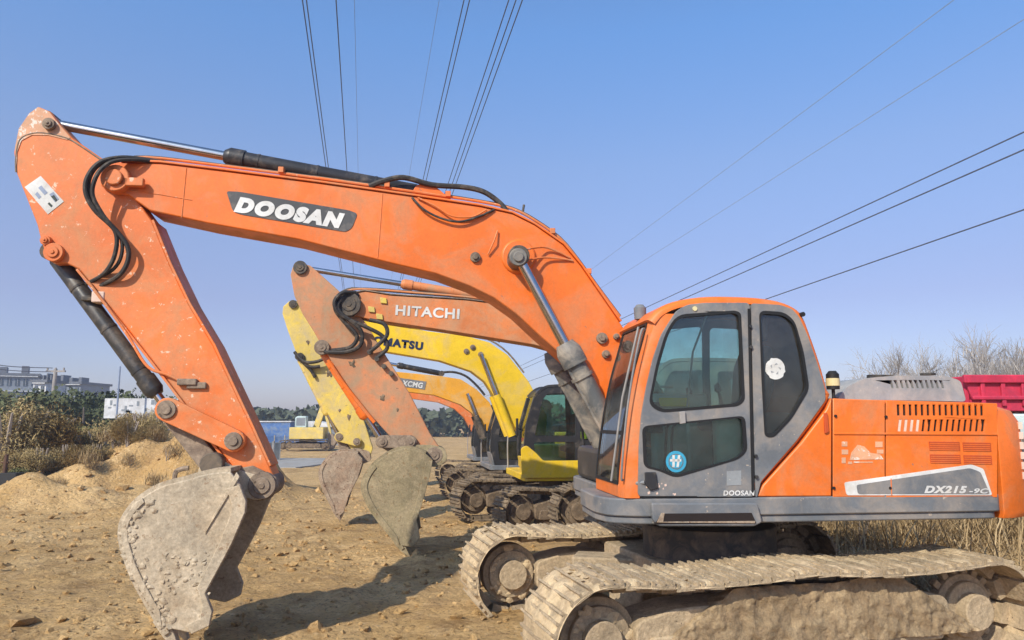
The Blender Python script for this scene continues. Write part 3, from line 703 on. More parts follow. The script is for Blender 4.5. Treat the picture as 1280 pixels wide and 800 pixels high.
sheet(zt, zw0+.004, CI+.1, 1.25, .004, 3, .04).build('front_panel', 'orange', cabf, .004)
mb = MB(); a = interp(WL, zw0+.1)+.03; mb.tube([(interp(WL, zw0+.03)+.03, 1.12, zw0+.02), (interp(WL, zw0+.7)+.03, 1.13, zw0+.7), (interp(WL, zw1-.1)+.025, 1.13, zw1-.03)], .010, 6); mb.build('wiper', 'pole', cabf)
# lower corner hinge of front window
mb = MB(); mb.tube([tuple(E.p3(778,606,1.27)), tuple(E.p3(806,603,1.37))], .018, 8); mb.build('hinge', 'grey_paint', cabf)
# grab rail along the pillar
mb = MB(); mb.tube(spl([tuple(E.p3(806,412,1.33)), tuple(E.p3(800,420,1.38)), tuple(E.p3(785,505,1.38)), tuple(E.p3(777,590,1.36)), tuple(E.p3(779,600,1.32))], 5), .009, 8); mb.build('grab_rail', 'grey_paint', cabf)
# roof and rear shell: one curved band across the cab
roof = [(812,399),(824,386),(846,376),(876,371),(905,370),(945,371.5),(975,376),(995,384),(1006,395),(1016,420),(1028,455),(1036,485),(1038,500),(1000,553),(953,606),(946,621)]
RB = P(spl(roof, 3))
mb = MB(); mb.band(RB, [(CI-.005, -.04), (CI+.02, -.012), (CI+.07, .003), (S-.10, .006), (S-.05, .002), (S-.028, -.010), (S-.012, -.03)], -.03)
mb.build('roof_shell', 'orange', cabf, 0, 50)
# grey side: fixed rear part and the door
win_r = rnd([(949,389),(980,391),(993,402),(1004,440),(1011,486),(989,523),(967,546),(956,545),(952,474)], 8)
win_u = rnd([(846,394),(918,389),(925,392),(930,500),(922,507),(826,515),(811,505),(820,457),(832,416)], 12)
win_l = rnd([(803,533),(930,520),(933,564),(922,574),(844,597),(824,588),(805,584)], 8)
fixed = [(939,379),(975,381),(990,386),(999,396),(1010,420),(1022,455),(1031,485),(1032,500),(996,550),(951,602),(946.5,621),(944.5,621)]
mb = MB(); mb.prism(P(rnd(fixed, 4)), S-.03, S, [P(win_r)]); fx = mb.build('rear_side_panel', 'grey_paint', cabf, .006)
doorp = [(845,389),(858,381),(880,378.5),(937,378.5),(943,621),(797.5,621),(798.5,560),(801.5,520),(807.5,485),(815.5,450),(826.5,418)]
mb = MB(); mb.prism(P(rnd(doorp, 6)), S-.03, S+.006, [P(win_u), P(win_l)]); door = mb.build('door', 'grey_paint', cabf, .008)
def pane(poly, y, m, par, seal=True, grow=1.0, nm='window'):
    mb = MB(); mb.prism(P(poly), y-.004, y+.001); o = mb.build(nm, m, par)
    if seal:
        A = P(poly); cx = sum(p[0] for p in A)/len(A); cz = sum(p[1] for p in A)/len(A)
        B = []
        for i, p in enumerate(A):
            d = Vector((cx-p[0], cz-p[1])); k = .022/max(d.length, .01); B.append((p[0]+d.x*k, p[1]+d.y*k))
        mb = MB(); mb.prism([(p[0]-(cx-p[0])*.012, p[1]-(cz-p[1])*.012) for p in A], y, y+.028, [B]); mb.build('window_seal', 'seal', o)
    return o
w1 = pane(win_u, S-.018, 'glass', door); w2 = pane(win_l, S-.018, 'glass', door); w3 = pane(win_r, S-.022, 'glass_dark', fx)
# sliding pane divider, vertical pillar trim, handle, lock, hinges
mb = MB(); mb.tube([tuple(E.p3(884,392,S-.03)), tuple(E.p3(866,440,S-.03)), tuple(E.p3(859,508,S-.03))], .009, 6); mb.build('wiper_arm', 'pole', w1)
mb = MB(); mb.prism(P([(848,515),(855,514),(856,529),(849,530)]), S+.006, S+.03); mb.build('latch', 'pole', door, .004)
mb = MB(); mb.prism(rnd(P([(805,590),(819,590),(822,610),(812,613),(806,606)]), .01), S+.006, S+.026); mb.build('handle', 'black_paint', door, .006)
for (u, v) in ((937,408),(938,434),(944,570),(945,596)):
    mb = MB(); c = E.p3(u, v, S); mb.tube([(c.x, S-.005, c.z), (c.x, S+.02, c.z)], .014, 10); mb.build('bolt', 'black_paint', fx)
mb = MB(); mb.prism(P([(934,386),(937,386),(942,615),(939,615)]), S+.006, S+.011); mb.build('door_gap', 'seal', door)
mb = MB(); mb.prism(P([(908,589),(926,588),(926,606),(908,607)]), S+.006, S+.009); mb.build('patch', 'hood_grey', door)
text(E, door, 'DOOSAN', (904,619.5), (943,619.5), 6.5, S+.007, 'white', .03, .1)
mb = MB(); rg = random.Random(2)
for k in range(11):
    u, v = rg.uniform(806, 842), rg.uniform(600, 618); s_ = rg.uniform(1, 3.5); mb.prism(P([(u, v), (u+s_, v-1), (u+s_*1.2, v+s_*.7), (u+.5, v+s_)]), S+.006, S+.0075)
mb.build('paint_chips', 'faded_white', door)
def disc(u, v, r, y0, y1, m, par, nm='sticker', seg=28, holes=None):
    c = E.p(u, v, y0); mb = MB(); mb.prism([(c[0]+cos(2*pi*k/seg)*r, c[1]+sin(2*pi*k/seg)*r) for k in range(seg)], y0, y1); return mb.build(nm, m, par)
s1 = disc(845, 577, .085, S-.016, S-.013, 'sticker_blue', w2); disc(845, 577, .062, S-.0128, S-.0118, 'interior', s1, 'ring'); disc(845, 577, .054, S-.0116, S-.0106, 'sticker_blue', s1, 'ring')
mb = MB()
for a in ([(838,574),(852,574),(852,577),(838,577)], [(841,569),(844,569),(844,584),(841,584)], [(848,569),(851,569),(849,584),(846,584)]): mb.prism(P(a), S-.0104, S-.0096)
mb.build('sticker_print', 'sticker_white', s1)
c = E.p(969, 461, S-.02); rg = random.Random(9)
mb = MB(); mb.prism([(c[0]+cos(2*pi*k/26)*.085*(1+.12*noise.noise(Vector((k*.9, 2, 0)))), c[1]+sin(2*pi*k/26)*.09*(1+.12*noise.noise(Vector((k*.9, 8, 0))))) for k in range(26)], S-.0205, S-.017); s2 = mb.build('sticker', 'sticker_white', w3)
mb = MB(); 
for k in range(5): a = k*2*pi/5; mb.prism([(c[0]+cos(a)*.03, c[1]+sin(a)*.03), (c[0]+cos(a+.5)*.05, c[1]+sin(a+.5)*.05), (c[0]+cos(a+.9)*.045, c[1]+sin(a+.9)*.045)], S-.0168, S-.016)
mb.build('sticker_print', 'hood_grey', s2)
# inner side wall with its own windows
rp = [(845,389),(858,381),(880,378.5),(975,381),(992,388),(1010,420),(1031,485),(1020,560),(1016,621),(797.5,621),(801.5,520),(815.5,450)]
wr1 = rnd([(842,398),(932,390),(936,575),(806,580),(812,500),(824,440)], 8); wr2 = rnd([(942,392),(986,394),(1006,440),(1016,500),(1008,560),(944,566)], 8)
mb = MB(); mb.prism(P(rnd(rp, 5)), CI, CI+.03, [P(wr1), P(wr2)]); rw = mb.build('inner_side_panel', 'interior', cabf, .004)
for w in (wr1, wr2): mb = MB(); mb.prism(P(w), CI+.012, CI+.016); mb.build('window', 'glass_front', rw)
# cab interior
mb = MB(); fl = zt; mb.box(E.p(1012,600,S)[0], E.p(800,600,S)[0], CI+.03, S-.04, fl-.003, fl+.05); mb.build('floor', 'interior', cabf)
sx = E.p(915, 500, .86)[0]
mb = MB(); mb.box(sx-.30, sx+.25, .62, 1.12, fl+.52, fl+.66); mb.box(sx-.2, sx+.15, .7, 1.04, fl+.04, fl+.52); seat = mb.build('seat', 'seat_cloth', cabf, .04)
mb = MB(); mb.prism(rnd([(sx-.20, fl+.65), (sx-.06, fl+.65), (sx-.10, fl+1.08), (sx-.18, fl+1.26), (sx-.30, fl+1.26), (sx-.30, fl+.9)], .06), .64, 1.1); mb.build('backrest', 'seat_cloth', seat, .05)
mb = MB(); mb.prism(rnd([(sx-.22, fl+1.31), (sx-.14, fl+1.33), (sx-.16, fl+1.54), (sx-.30, fl+1.56), (sx-.30, fl+1.31)], .05), .74, 1.0); mb.build('headrest', 'seat_cloth', seat, .04)
mb = MB()
for y0, y1 in ((.46, .58), (1.16, 1.27)): mb.box(sx-.35, sx+.32, y0, y1, fl+.05, fl+.68)
con = mb.build('console', 'interior_light', cabf, .03)
mb = MB()
for y in (.52, 1.21): mb.tube([(sx+.22, y, fl+.66), (sx+.26, y, fl+.84)], .014, 8); mb.blob((sx+.265, y, fl+.88), .035, 1, (1, 1, 1.3))
for y in (.78, .94): mb.tube([(sx+.62, y, fl+.05), (sx+.58, y, fl+.55), (sx+.50, y, fl+.66)], .012, 8)
mb.build('lever', 'seal', con)
mb = MB(); mb.box(sx+.10, sx+.62, .41, .56, fl+.05, fl+.86); mb.build('side_cabinet', 'interior_light', cabf, .03)
mb = MB(); mb.box(sx+.30, sx+.58, .58, .60, fl+.74, fl+.82); mb.build('strip_label', 'yellow', cabf, .003)
mb = MB(); mb.tube(spl([(sx-.25, 1.0, fl+1.0), (sx-.1, 1.14, fl+.9), (sx+.05, 1.18, fl+.62), (sx-.1, 1.15, fl+.4)], 5), .018, 6); mb.build('seat_belt', 'hood_grey', cabf)
mb = MB(); mb.box(sx-.62, sx-.36, .42, 1.28, fl+.05, fl+.62); mb.build('rear_shelf', 'interior_light', cabf, .03)
mb = MB(); mb.box(sx+.55, sx+.66, .42, .60, fl+.5, fl+.78); mb.build('monitor', 'seal', cabf, .02)
# roof stub lamp and cab extras
c = E.p3(800, 388, .9); mb = MB(); mb.tube([c+Vector((0,0,-.08)), c+Vector((0,0,.02)), c+Vector((0,0,.05))], [.05, .055, .03], 14); mb.build('beacon', 'grey_paint', cabf)
for (u, v) in ((1003,393), (868,386)):
    c = E.p3(u, v, S-.0); mb = MB(); mb.tube([(c.x, S-.03, c.z), (c.x, S+.015, c.z)], .02, 12); mb.build('bump_stop', 'seal' if u > 900 else 'lamp_glass', cabf)
c = E.p3(1041, 478, 1.1); mb = MB(); mb.tube([c+Vector((0,0,-.14)), c+Vector((0,0,-.05))], .015, 8); mb.tube([c+Vector((.0,0,-.06)), c+Vector((0,0,.07)), c+Vector((0,0,.10))], [.055, .055, .03], 14); bcn = mb.build('work_lamp', 'seal', R)
mb = MB(); mb.tube([c+Vector((0,0,-.03)), c+Vector((0,0,.035))], .058, 14); mb.build('lens', 'lamp_glass', bcn)
# ---- bodywork behind the cab
z0 = zt+.004
def edge(u0, v0, u1, v1): return [(u0, v0), (u1, v1)]
quarter = [(948,621),(955,606),(1002,554),(1034,512),(1041,497),(1041,621)]
mb = MB(); mb.prism(P(quarter), CI+.02, S-.012); mb.build('quarter_panel', 'orange', R, .012)
mb = MB(); mb.prism(P([(1042,499),(1042,621),(1247,622),(1247,508)]), -S+.02, S-.018); mb.build('engine_bay', 'slot', R)
def panelz(u0, u1, vt0, vt1, holes=(), nm='side_door', vb=621.5, split=541):
    A = P([(u0, vt0), (u1, vt1)]); 
    mb = MB(); mb.prism(P([(u0, vt0+1), (u1, vt1+1), (u1, vb), (u0, vb)]), S-.014, S, [P(h) for h in holes]); return mb.build(nm, 'orange', R, .010)
d1 = panelz(1041.5, 1106.5, 497, 499.5)
slots = []
for k in range(15):
    u = 1121+k*7.45; slots.append([(u, 505.5), (u+3.7, 505.7), (u+4.2, 519.5), (u+.5, 519.3)])
for k in range(15):
    u = 1122+k*7.45; slots.append([(u+1.8, 524.3), (u+5.3, 524.5), (u+3.6, 539.3), (u+.1, 539.1)])
d2 = panelz(1108, 1246.5, 500, 503.5, slots)
mb = MB()
for s_ in slots[15:19]: mb.prism(P(s_), S-.012, S-.004)
mb.build('blanked_slot', 'faded_white', d2)
mb = MB()      # the shoulder crease
mb.prism(P([(1042,540.5),(1246,541.5),(1246,544),(1042,543)]), S, S+.010); mb.build('crease', 'orange', d2, .003)
for (u0, u1, v0, v1) in ((1161,1199,552,563),(1203,1238,553,564),(1162,1200,568,579),(1204,1239,569,580)):
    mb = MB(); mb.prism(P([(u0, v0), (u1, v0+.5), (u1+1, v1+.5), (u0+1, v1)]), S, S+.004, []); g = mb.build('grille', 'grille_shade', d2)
    mb = MB()
    for k in range(4): v = v0+2+k*2.6; mb.prism(P([(u0+1, v), (u1-1, v+.4), (u1-1, v+1.2), (u0+1, v+.8)]), S+.004, S+.006)
    mb.build('louvre', 'orange', g)
mb = MB(); mb.prism(P(rnd([(1055,603),(1214,580.5),(1229,586),(1240,619),(1058,619)], 3)), S, S+.004); sw = mb.build('decal', 'white', d2)
mb = MB(); mb.prism(P(rnd([(1070,606),(1212,585),(1225,590),(1237,617.5),(1072,617.5)], 3)), S+.004, S+.007); mb.build('decal_field', 'grey_paint', sw)
mb = MB(); mb.prism(P([(1112.5,598),(1113.5,598),(1114.5,619),(1113.5,619)]), S+.007, S+.009); mb.build('decal_gap', 'orange', sw)
text(E, sw, 'DX215', (1155,616.5), (1209,616.8), 9.5, S+.007, 'white', .055, .3); text(E, sw, '-9C', (1211,616.8), (1236,617), 6.5, S+.007, 'white', .03, .3)
# faded pictogram labels on the service door
mb = MB(); mb.prism(P([(1064,566),(1072,556),(1080,558),(1088,566),(1100,568),(1104,574),(1062,575)]), S, S+.003)
for (u, v, w, h) in ((1052,552,7,6),(1052,562,8,6),(1052,572,5,7),(1094,552,9,7),(1096,562,8,5),(1060,577,5,3),(1067,577,24,1.5)): mb.prism(P([(u, v), (u+w, v), (u+w, v+h), (u, v+h)]), S, S+.003)
mb.build('faded_label', 'pale_paint', d1)
for (u, v) in ((1042,610),(1107,521),(1112,610),(1044,520)):
    c = E.p3(u, v, S); mb = MB(); mb.tube([(c.x, S-.01, c.z), (c.x, S+.012, c.z)], .012, 10); mb.build('latch', 'slot', d1)
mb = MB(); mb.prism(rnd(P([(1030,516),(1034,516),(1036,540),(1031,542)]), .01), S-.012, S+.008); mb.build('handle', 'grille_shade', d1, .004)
# roof plate of the engine bay and grey hood
ztb = [E.p(1042, 498.5, S-.03)[1], E.p(1250, 504, S-.03)[1]]
mb = MB(); mb.prism([(E.p(1042,498,S)[0], ztb[0]), (E.p(1248,504,S)[0], ztb[1]), (E.p(1248,504,S)[0], ztb[1]-.03), (E.p(1042,498,S)[0], ztb[0]-.03)], -S+.02, S-.004); mb.build('top_plate', 'orange', R, .012)
HS = .95
def H(pts): return E.poly(pts, HS)
hslots = []
for k in range(11): u = 1112+k*6.3; hslots.append([(u, 475.3), (u+2.8, 475.5), (u+5.4, 485.5), (u+2.6, 485.3)])
hood = rnd([(1046,499),(1058,484),(1080,473),(1120,469.5),(1182,469.5),(1201,476),(1208,502)], 5)
mb = MB(); mb.prism(H(hood), HS-.04, HS, [H(h) for h in hslots]); hd_ = mb.build('hood', 'hood_grey', R, .006)
hp = H(hood); mb = MB(); mb.prism(hp, -.7, HS-.042); mb.build('hood_body', 'hood_grey', hd_, .02)
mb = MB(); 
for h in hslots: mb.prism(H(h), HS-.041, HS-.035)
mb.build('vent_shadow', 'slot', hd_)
mb = MB(); c = E.p3(1160, 469, .5); mb.tube([c, c+Vector((0,0,.02))], .07, 16); mb.obox(c+Vector((.5,0,-.02)), (1,0,0), (0,1,0), (0,0,1), .12, .03, .02); mb.build('filler_cap', 'dark_steel', hd_)
# counterweight, rounded in plan
xa = E.p(1249, 560, S)[0]; cwz0 = zb+.0; cwz1 = E.p(1250, 506, S)[1]
plan = [(xa, S)]+[(xa-.46*sin(t), S-.34+.34*cos(t)) for t in [k*pi/12 for k in range(1, 7)]]
plan = [(xa, S-.004), (xa-.12, S-.01), (xa-.28, S-.08), (xa-.42, S-.25), (xa-.50, S-.55), (xa-.55, 0), (xa-.50, -S+.55), (xa-.42, -S+.25), (xa-.28, -S+.08), (xa-.12, -S+.01), (xa, -S+.004)]
mb = MB(); n = len(plan); lv = [(cwz0, .03), (cwz0+.05, 0), (cwz1-.16, 0), (cwz1-.05, .05), (cwz1, .16)]; vs = []; fs = []
for z, ins in lv: vs += [(min(xa, x+ins if x < xa else x), y*(1-ins*.5), z) for x, y in plan]
for j in range(len(lv)-1):
    for i in range(n): a = j*n+i; b = j*n+(i+1) % n; fs.append((a, b, b+n, a+n))
fs += [tuple(range(n)), tuple(range((len(lv)-1)*n, len(lv)*n))]; mb.add(vs, fs); cw = mb.build('counterweight', 'orange', R, .01, 40)
mb = MB()
for k in range(6):
    zc = cwz0+.32+k*.085; mb.box(xa-.29+.004, xa-.25, S-.085, S-.06, zc, zc+.06)
mb.build('faded_label', 'faded_white', cw)
# hidden-side handrail and mirror for completeness
mb = MB(); mb.tube(spl([(xg-.15, -1.2, zt+.01), (xg-.12, -1.2, zt+.9), (xg-.3, -1.2, zt+1.0), (xg-1.2, -1.2, zt+1.0)], 5), .016, 8); mb.build('handrail', 'black_paint', R)

# ================================================================== generic upper body for the other machines
def upper(fr, root, body, cabm, low, zt=1.12, zb=.98, skirt='black_paint', glass='glass_dark', cabroof=None, shx=0, tail='orange'):
    cabroof = cabroof or cabm
    mb = MB(); mb.hprism(rnd([(1.25, 1.28), (-2.2, 1.28), (-2.2, -1.28), (1.25, -1.28)], .12), zb, zt-.003); mb.build('deck', low, root, .015)
    mb = MB(); mb.box(-2.15, -.62, -1.28, 1.28, zt, zt+.92); mb.build('engine_housing', body, root, .03)
    for x0, x1 in ((-1.05, -.66), (-2.1, -1.1)):
        mb = MB(); mb.prism([(x0, zt+.06), (x1, zt+.06), (x1, zt+.82), (x0, zt+.82)], 1.28, 1.30, [[(x0+.08, zt+.55+.07*k), (x1-.08, zt+.55+.07*k), (x1-.08, zt+.58+.07*k), (x0+.08, zt+.58+.07*k)] for k in range(3)]); mb.build('side_door', body, root, .005)
    mb = MB(); mb.box(-2.0, -.9, -.7, .5, zt+.92, zt+1.12); mb.build('hood', cabm, root, .04)
    mb = MB(); mb.hprism(rnd([(-2.16, 1.26), (-2.45, 1.22), (-2.68, .8), (-2.74, 0), (-2.68, -.8), (-2.45, -1.22), (-2.16, -1.26)], .1), zb+.02, zt+.98); mb.build('counterweight', tail, root, .06)
    mb = MB(); mb.box(-.6, .95, -1.26, -.5, zt, zt+.55); mb.build('tool_box', body, root, .05)
    # cab
    y0, y1 = .36, 1.27
    out = [(1.12, zt), (1.22, zt+.5), (1.18, zt+1.0), (1.0, zt+1.62), (.84, zt+1.77), (.6, zt+1.82), (-.25, zt+1.82), (-.44, zt+1.76), (-.52, zt+1.6), (-.56, zt)]
    wu = rnd([(1.02, zt+.78), (.86, zt+1.5), (.76, zt+1.66), (.16, zt+1.68), (.14, zt+.78)], .06)
    wl2 = rnd([(.98, zt+.14), (1.04, zt+.66), (.16, zt+.66), (.16, zt+.14)], .06)
    wb = rnd([(.04, zt+.70), (.04, zt+1.66), (-.34, zt+1.66), (-.44, zt+.70)], .06)
    o = None
    for (a, b) in ((y1-.04, y1), (y0, y0+.04)):
        mb = MB(); mb.prism(rnd(out, .05), a, b, [wu, wl2, wb]); q = mb.build('cab' if o is None else 'side_panel', cabm, root if o is None else o, .008)
        if o is None: o = q
        for w in (wu, wl2, wb): mb = MB(); mb.prism(w, (a+b)/2-.003, (a+b)/2+.003); mb.build('window', glass, o)
    ro = [(1.0, zt+1.62), (.84, zt+1.77), (.6, zt+1.83), (-.25, zt+1.83), (-.45, zt+1.77), (-.53, zt+1.6)]
    mb = MB(); mb.band(spl(ro, 3), [(y0-.01, .03), (y0+.05, -.01), (y1-.05, -.01), (y1+.01, .03)], .05 if ro[0][0] < ro[-1][0] else -.05); mb.build('roof', cabroof, o, 0, 50)
    mb = MB(); mb.box(-.56, -.50, y0+.04, y1-.04, zt, zt+.7); mb.build('rear_panel', cabm, o, .01)
    mb = MB(); mb.band([(1.12, zt), (1.2, zt+.35)], [(y0+.03, 0), (y1-.03, 0)], .04); mb.build('front_panel', low if low != 'black_paint' else cabm, o, .005)
    ws = [(1.2, zt+.35), (1.215, zt+.5), (1.175, zt+1.0), (1.0, zt+1.60)]
    mb = MB(); mb.band(ws, [(y0+.07, -.012), (y1-.07, -.012)], .006); mb.build('windscreen', glass, o)
    for a, b in ((y0, y0+.07), (y1-.07, y1)): mb = MB(); mb.band(ws, [(a, -.004), (b, -.004)], .04); mb.build('pillar', cabm, o, .004)
    mb = MB(); mb.prism(rnd([(.15, zt+.45), (.35, zt+.45), (.35, zt+.55), (.2, zt+.58), (.1, zt+1.25), (-.03, zt+1.25), (.0, zt+.5)], .04), .6, 1.05); mb.build('seat', 'seat_cloth', o, .03)
    mb = MB(); mb.tube(spl([(1.22, -1.1, zt), (1.22, -1.1, zt+.7), (1.1, -1.1, zt+.82), (.2, -1.1, zt+.85), (.1, -1.1, zt+.55)], 4), .018, 8); mb.build('handrail', 'pole', root)
    mb = MB(); mb.tube([(1.25, 1.2, zt+.9), (1.4, 1.3, zt+.95)], .012, 6); mb.box(1.38, 1.41, 1.22, 1.38, zt+.8, zt+1.15); mb.build('mirror', 'seal', root, .01)

# ---------------- second machine: faded orange with white lettering
Hf = Frame(3.05, 12.9, -.10, 6)
R2 = Hf.root('excavator')
tag(R2, 'faded orange excavator with white HITACHI lettering, parked directly behind the foreground one', 'excavator', 'excavators parked in a row')
undercarriage(R2, .0, 0, radians(4), 'track_steel', 'mud_dark', detail=True)
upper(Hf, R2, 'hitachi', 'grey_paint', 'grey_paint', tail='hitachi')
ho = [(424,380),(428,370),(440,366),(456,364),(488,369),(583,375),(655,384),(712,398),(765,428),(815,470),(860,520),(868,538),(855,552),(835,545),(790,505),(740,462),(704,441),(668,431),(612,422),(550,412),(461,399),(432,392)]
mb = MB(); mb.prism(Hf.poly(ho, .2), -.2, .2); b2 = mb.build('boom', 'hitachi', R2, .012)
flange(Hf, b2, [(430,369),(456,363.5),(488,368.5),(583,374.5),(655,383.5),(712,397.5),(765,427.5)], .2, .22, .02, 'link_brown', 'top_flange')
text(Hf, b2, 'HITACHI', (494,394), (574,399), 13, .205, 'sticker_white', .03, 0)
mb = MB(); 
for (u, v) in ((460,383),(475,372),(470,392)): mb.prism(Hf.poly([(u, v), (u+8, v+1), (u+9, v+8), (u+1, v+7)], .2), .2, .23)
mb.build('hose_clamp', 'yellow_worn', b2, .006)
for k, (dv, y) in enumerate(((0, .12), (-1, .04), (1, -.08))): hose(Hf, b2, [(425,368-k,y),(440,362-k,y),(470,362+dv,y),(520,366+dv,y),(583,371+dv,y),(650,380+dv,y)], .016, 'hitachi' if k == 0 else 'dark_steel', 'pipe', 3)
boss(Hf, b2, 436, 380, .2, .19, 'dark_steel', dep=.10)
ao = [(374,328),(366,333),(363,343),(368,370),(378,392),(392,414),(402,432),(412,448),(438,487),(462,517),(487,545),(510,562),(535,578),(552,576),(550,560),(537,541),(524,515),(511,490),(488,454),(470,425),(458,405),(440,382),(422,362),(404,346),(388,332)]
mb = MB(); mb.prism(Hf.poly(ao, .15), -.15, .15); a2 = mb.build('arm', 'hitachi_arm', R2, .012)
boss(Hf, a2, 375, 334, .15, .11, 'dark_steel'); boss(Hf, a2, 402, 434, .15, .12, 'link_brown'); boss(Hf, a2, 543, 569, .15, .13, 'link_brown', dep=.08)
mb = MB(); rg = random.Random(6)
for (u, v) in ((440,455),(478,497),(497,512),(463,437)): 
    c = Hf.p3(u, v, .15); mb = MB(); mb.blob((c.x, .152, c.z), rg.uniform(.02, .045), rg.random()*30, (1, .3, 1.4), 2, .6); mb.build('grease_spot', 'mud_dark', a2)
for pts in ([(445,366,.26),(428,366,.36),(418,378,.38),(424,392,.36),(440,402,.34),(452,415,.3),(450,432,.26),(432,440,.22),(405,440,.18)],
            [(448,369,.2),(432,370,.3),(422,384,.34),(434,398,.34),(456,408,.32),(478,420,.28),(484,435,.25),(470,448,.2)],
            [(446,368,.1),(424,372,.3),(419,386,.33),(430,402,.3),(446,420,.28),(438,434,.22),(415,438,.18)],
            [(462,400,.26),(480,405,.3),(484,418,.3),(474,430,.28),(462,440,.22)]):
    hose(Hf, a2, pts, .033)
mb = MB(); c = Hf.p3(475, 452, .2)
for k in range(4): q = Hf.p3(462+k*9, 440+k*9, .2); mb.tube([(q.x, .16, q.z), (q.x, .24, q.z)], .04, 8)
mb.build('hose_coupling', 'dark_steel', a2)
ram(Hf, R2, 'arm_cylinder', (640,377), (378,335), 0, .52, .075, .045, 'hitachi')
ram(Hf, R2, 'bucket_cylinder', (403,436), (478,552), .0, .72, .09, .05, 'orange', y3=.0)
hose(Hf, a2, [(410,450,.2),(430,480,.2),(455,512,.2),(468,528,.2)], .03, 'orange', 'side_pipe')
link(Hf, R2, (478,552), (513,552), [.2, -.2], .10, .10, 'link_brown', 'side_link')
link(Hf, R2, (478,552), (512,570), [.09, -.09], .09, .09, 'link_brown', 'tipping_link', .05)
bucket(Hf, R2, [(532,567),(512,561),(492,564),(468,580),(454,603),(457,622),(470,645),(486,665),(500,682)],
       [(514,684),(525,672),(521,650),(530,622),(538,592),(541,575)], 1.15, 'bucket_dark', None,
       [(500,572),(503,560),(518,556),(540,556),(556,560),(560,574),(548,584),(530,582)])
for y in (.33, -.33):
    a = Hf.p(690, 408, .3); b = (a[0]-1.1, a[1]-1.15); mb = MB(); mb.tube([(b[0], y, b[1]), (b[0]*.45+a[0]*.55, y, b[1]*.45+a[1]*.55)], .09, 14); q = mb.build('boom_cylinder', 'hitachi', R2)
    mb = MB(); mb.tube([(b[0]*.5+a[0]*.5, y, b[1]*.5+a[1]*.5), (a[0], y, a[1])], .045, 12); mb.build('rod', 'chrome', q)

# ---------------- third machine: yellow with dark lettering
Kf = Frame(1.28, 17.4, -.29, 9)
R3 = Kf.root('excavator')
tag(R3, 'bright yellow excavator with navy KOMATSU lettering and black-framed cab', 'excavator', 'excavators parked in a row')
undercarriage(R3, .1, .25, radians(16), 'track_steel', 'mud_dark', detail=True, half=1.75)
upper(Kf, R3, 'yellow', 'black_paint', 'yellow', glass='glass', tail='yellow')
mb = MB(); mb.prism(rnd([(1.3, 1.05), (1.32, 1.66), (1.2, 1.72), (1.0, 1.56), (.85, 1.40), (.0, 1.40), (-.35, 1.62), (-.7, 1.74), (-1.1, 1.78), (-1.1, 1.05)], .05), 1.303, 1.325); mb.build('cab_skirt', 'yellow', R3, .008)
ko = [(391,404),(394,394),(404,391),(440,398),(468,404),(527,413),(583,420),(612,428),(635,444),(661,477),(684,520),(682,545),(664,552),(648,540),(635,522),(619,497),(606,477),(589,464),(550,451),(484,440),(420,424),(396,414)]
mb = MB(); mb.prism(Kf.poly(ko, .19), -.19, .19); b3 = mb.build('boom', 'yellow', R3, .012)
text(Kf, b3, 'KOMATSU', (456,429), (528,438), 10.5, .195, 'navy', .055, 0)
hose(Kf, b3, [(470,402,.1),(527,411,.1),(583,417,.1),(612,425,.1),(635,441,.1),(655,466,.1)], .02, 'link_brown', 'pipe', 3)
hose(Kf, b3, [(500,402,0),(530,405,0),(570,410,0),(600,415,0),(625,427,0)], .03, 'rubber')
for (u, v) in ((583,439),(591,434),(601,443)): boss(Kf, b3, u, v, .19, .06, 'link_brown', 'lug', 0, .03)
for y in (.3, -.3):
    a = Kf.p(601, 443, .3); b = Kf.p(640, 545, .3); mb = MB(); m_ = (a[0]*.5+b[0]*.5, a[1]*.5+b[1]*.5); mb.tube([(b[0], y, b[1]), (m_[0], y, m_[1])], .09, 14); q = mb.build('boom_cylinder', 'yellow', R3)
    mb = MB(); mb.tube([(m_[0], y, m_[1]), (a[0], y, a[1])], .05, 12); mb.build('rod', 'chrome', q)
ka = [(362,376),(354,383),(353,392),(360,414),(373,448),(396,494),(415,526),(434,555),(450,574),(462,574),(466,560),(458,535),(446,500),(430,462),(412,430),(395,402),(380,385),(372,377)]
mb = MB(); mb.prism(Kf.poly(ka, .15), -.15, .15); a3 = mb.build('arm', 'yellow_worn', R3, .012)
boss(Kf, a3, 366, 380, .15, .09, 'dark_steel'); boss(Kf, a3, 375, 446, .15, .09, 'dark_steel')
for pts in ([(368,440,.2),(380,452,.26),(396,452,.3),(410,446,.3)], [(372,446,.2),(386,458,.24),(400,458,.26)], [(376,450,.2),(388,462,.22),(394,472,.2)]): hose(Kf, a3, pts, .035)
mb = MB(); rg = random.Random(16)
for k in range(6):
    u, v = rg.choice(((400,480),(410,497),(420,512),(430,495),(415,470),(385,430),(425,530),(436,520))); c = Kf.p3(u+rg.uniform(-5, 5), v+rg.uniform(-5, 5), .15); mb = MB(); mb.blob((c.x, .152, c.z), rg.uniform(.025, .06), rg.random()*30, (1, .3, 1.4), 2, .6); mb.build('grease_spot', 'mud_dark', a3)
ram(Kf, R3, 'arm_cylinder', (560,424), (368,381), 0, .5, .075, .045, 'yellow')
ram(Kf, R3, 'bucket_cylinder', (374,446), (424,546), 0, .7, .08, .045, 'yellow_worn')
link(Kf, R3, (424,546), (446,552), [.2, -.2], .10, .10, 'yellow_worn', 'side_link'); link(Kf, R3, (424,546), (436,572), [.09, -.09], .09, .09, 'link_brown', 'tipping_link', .05)
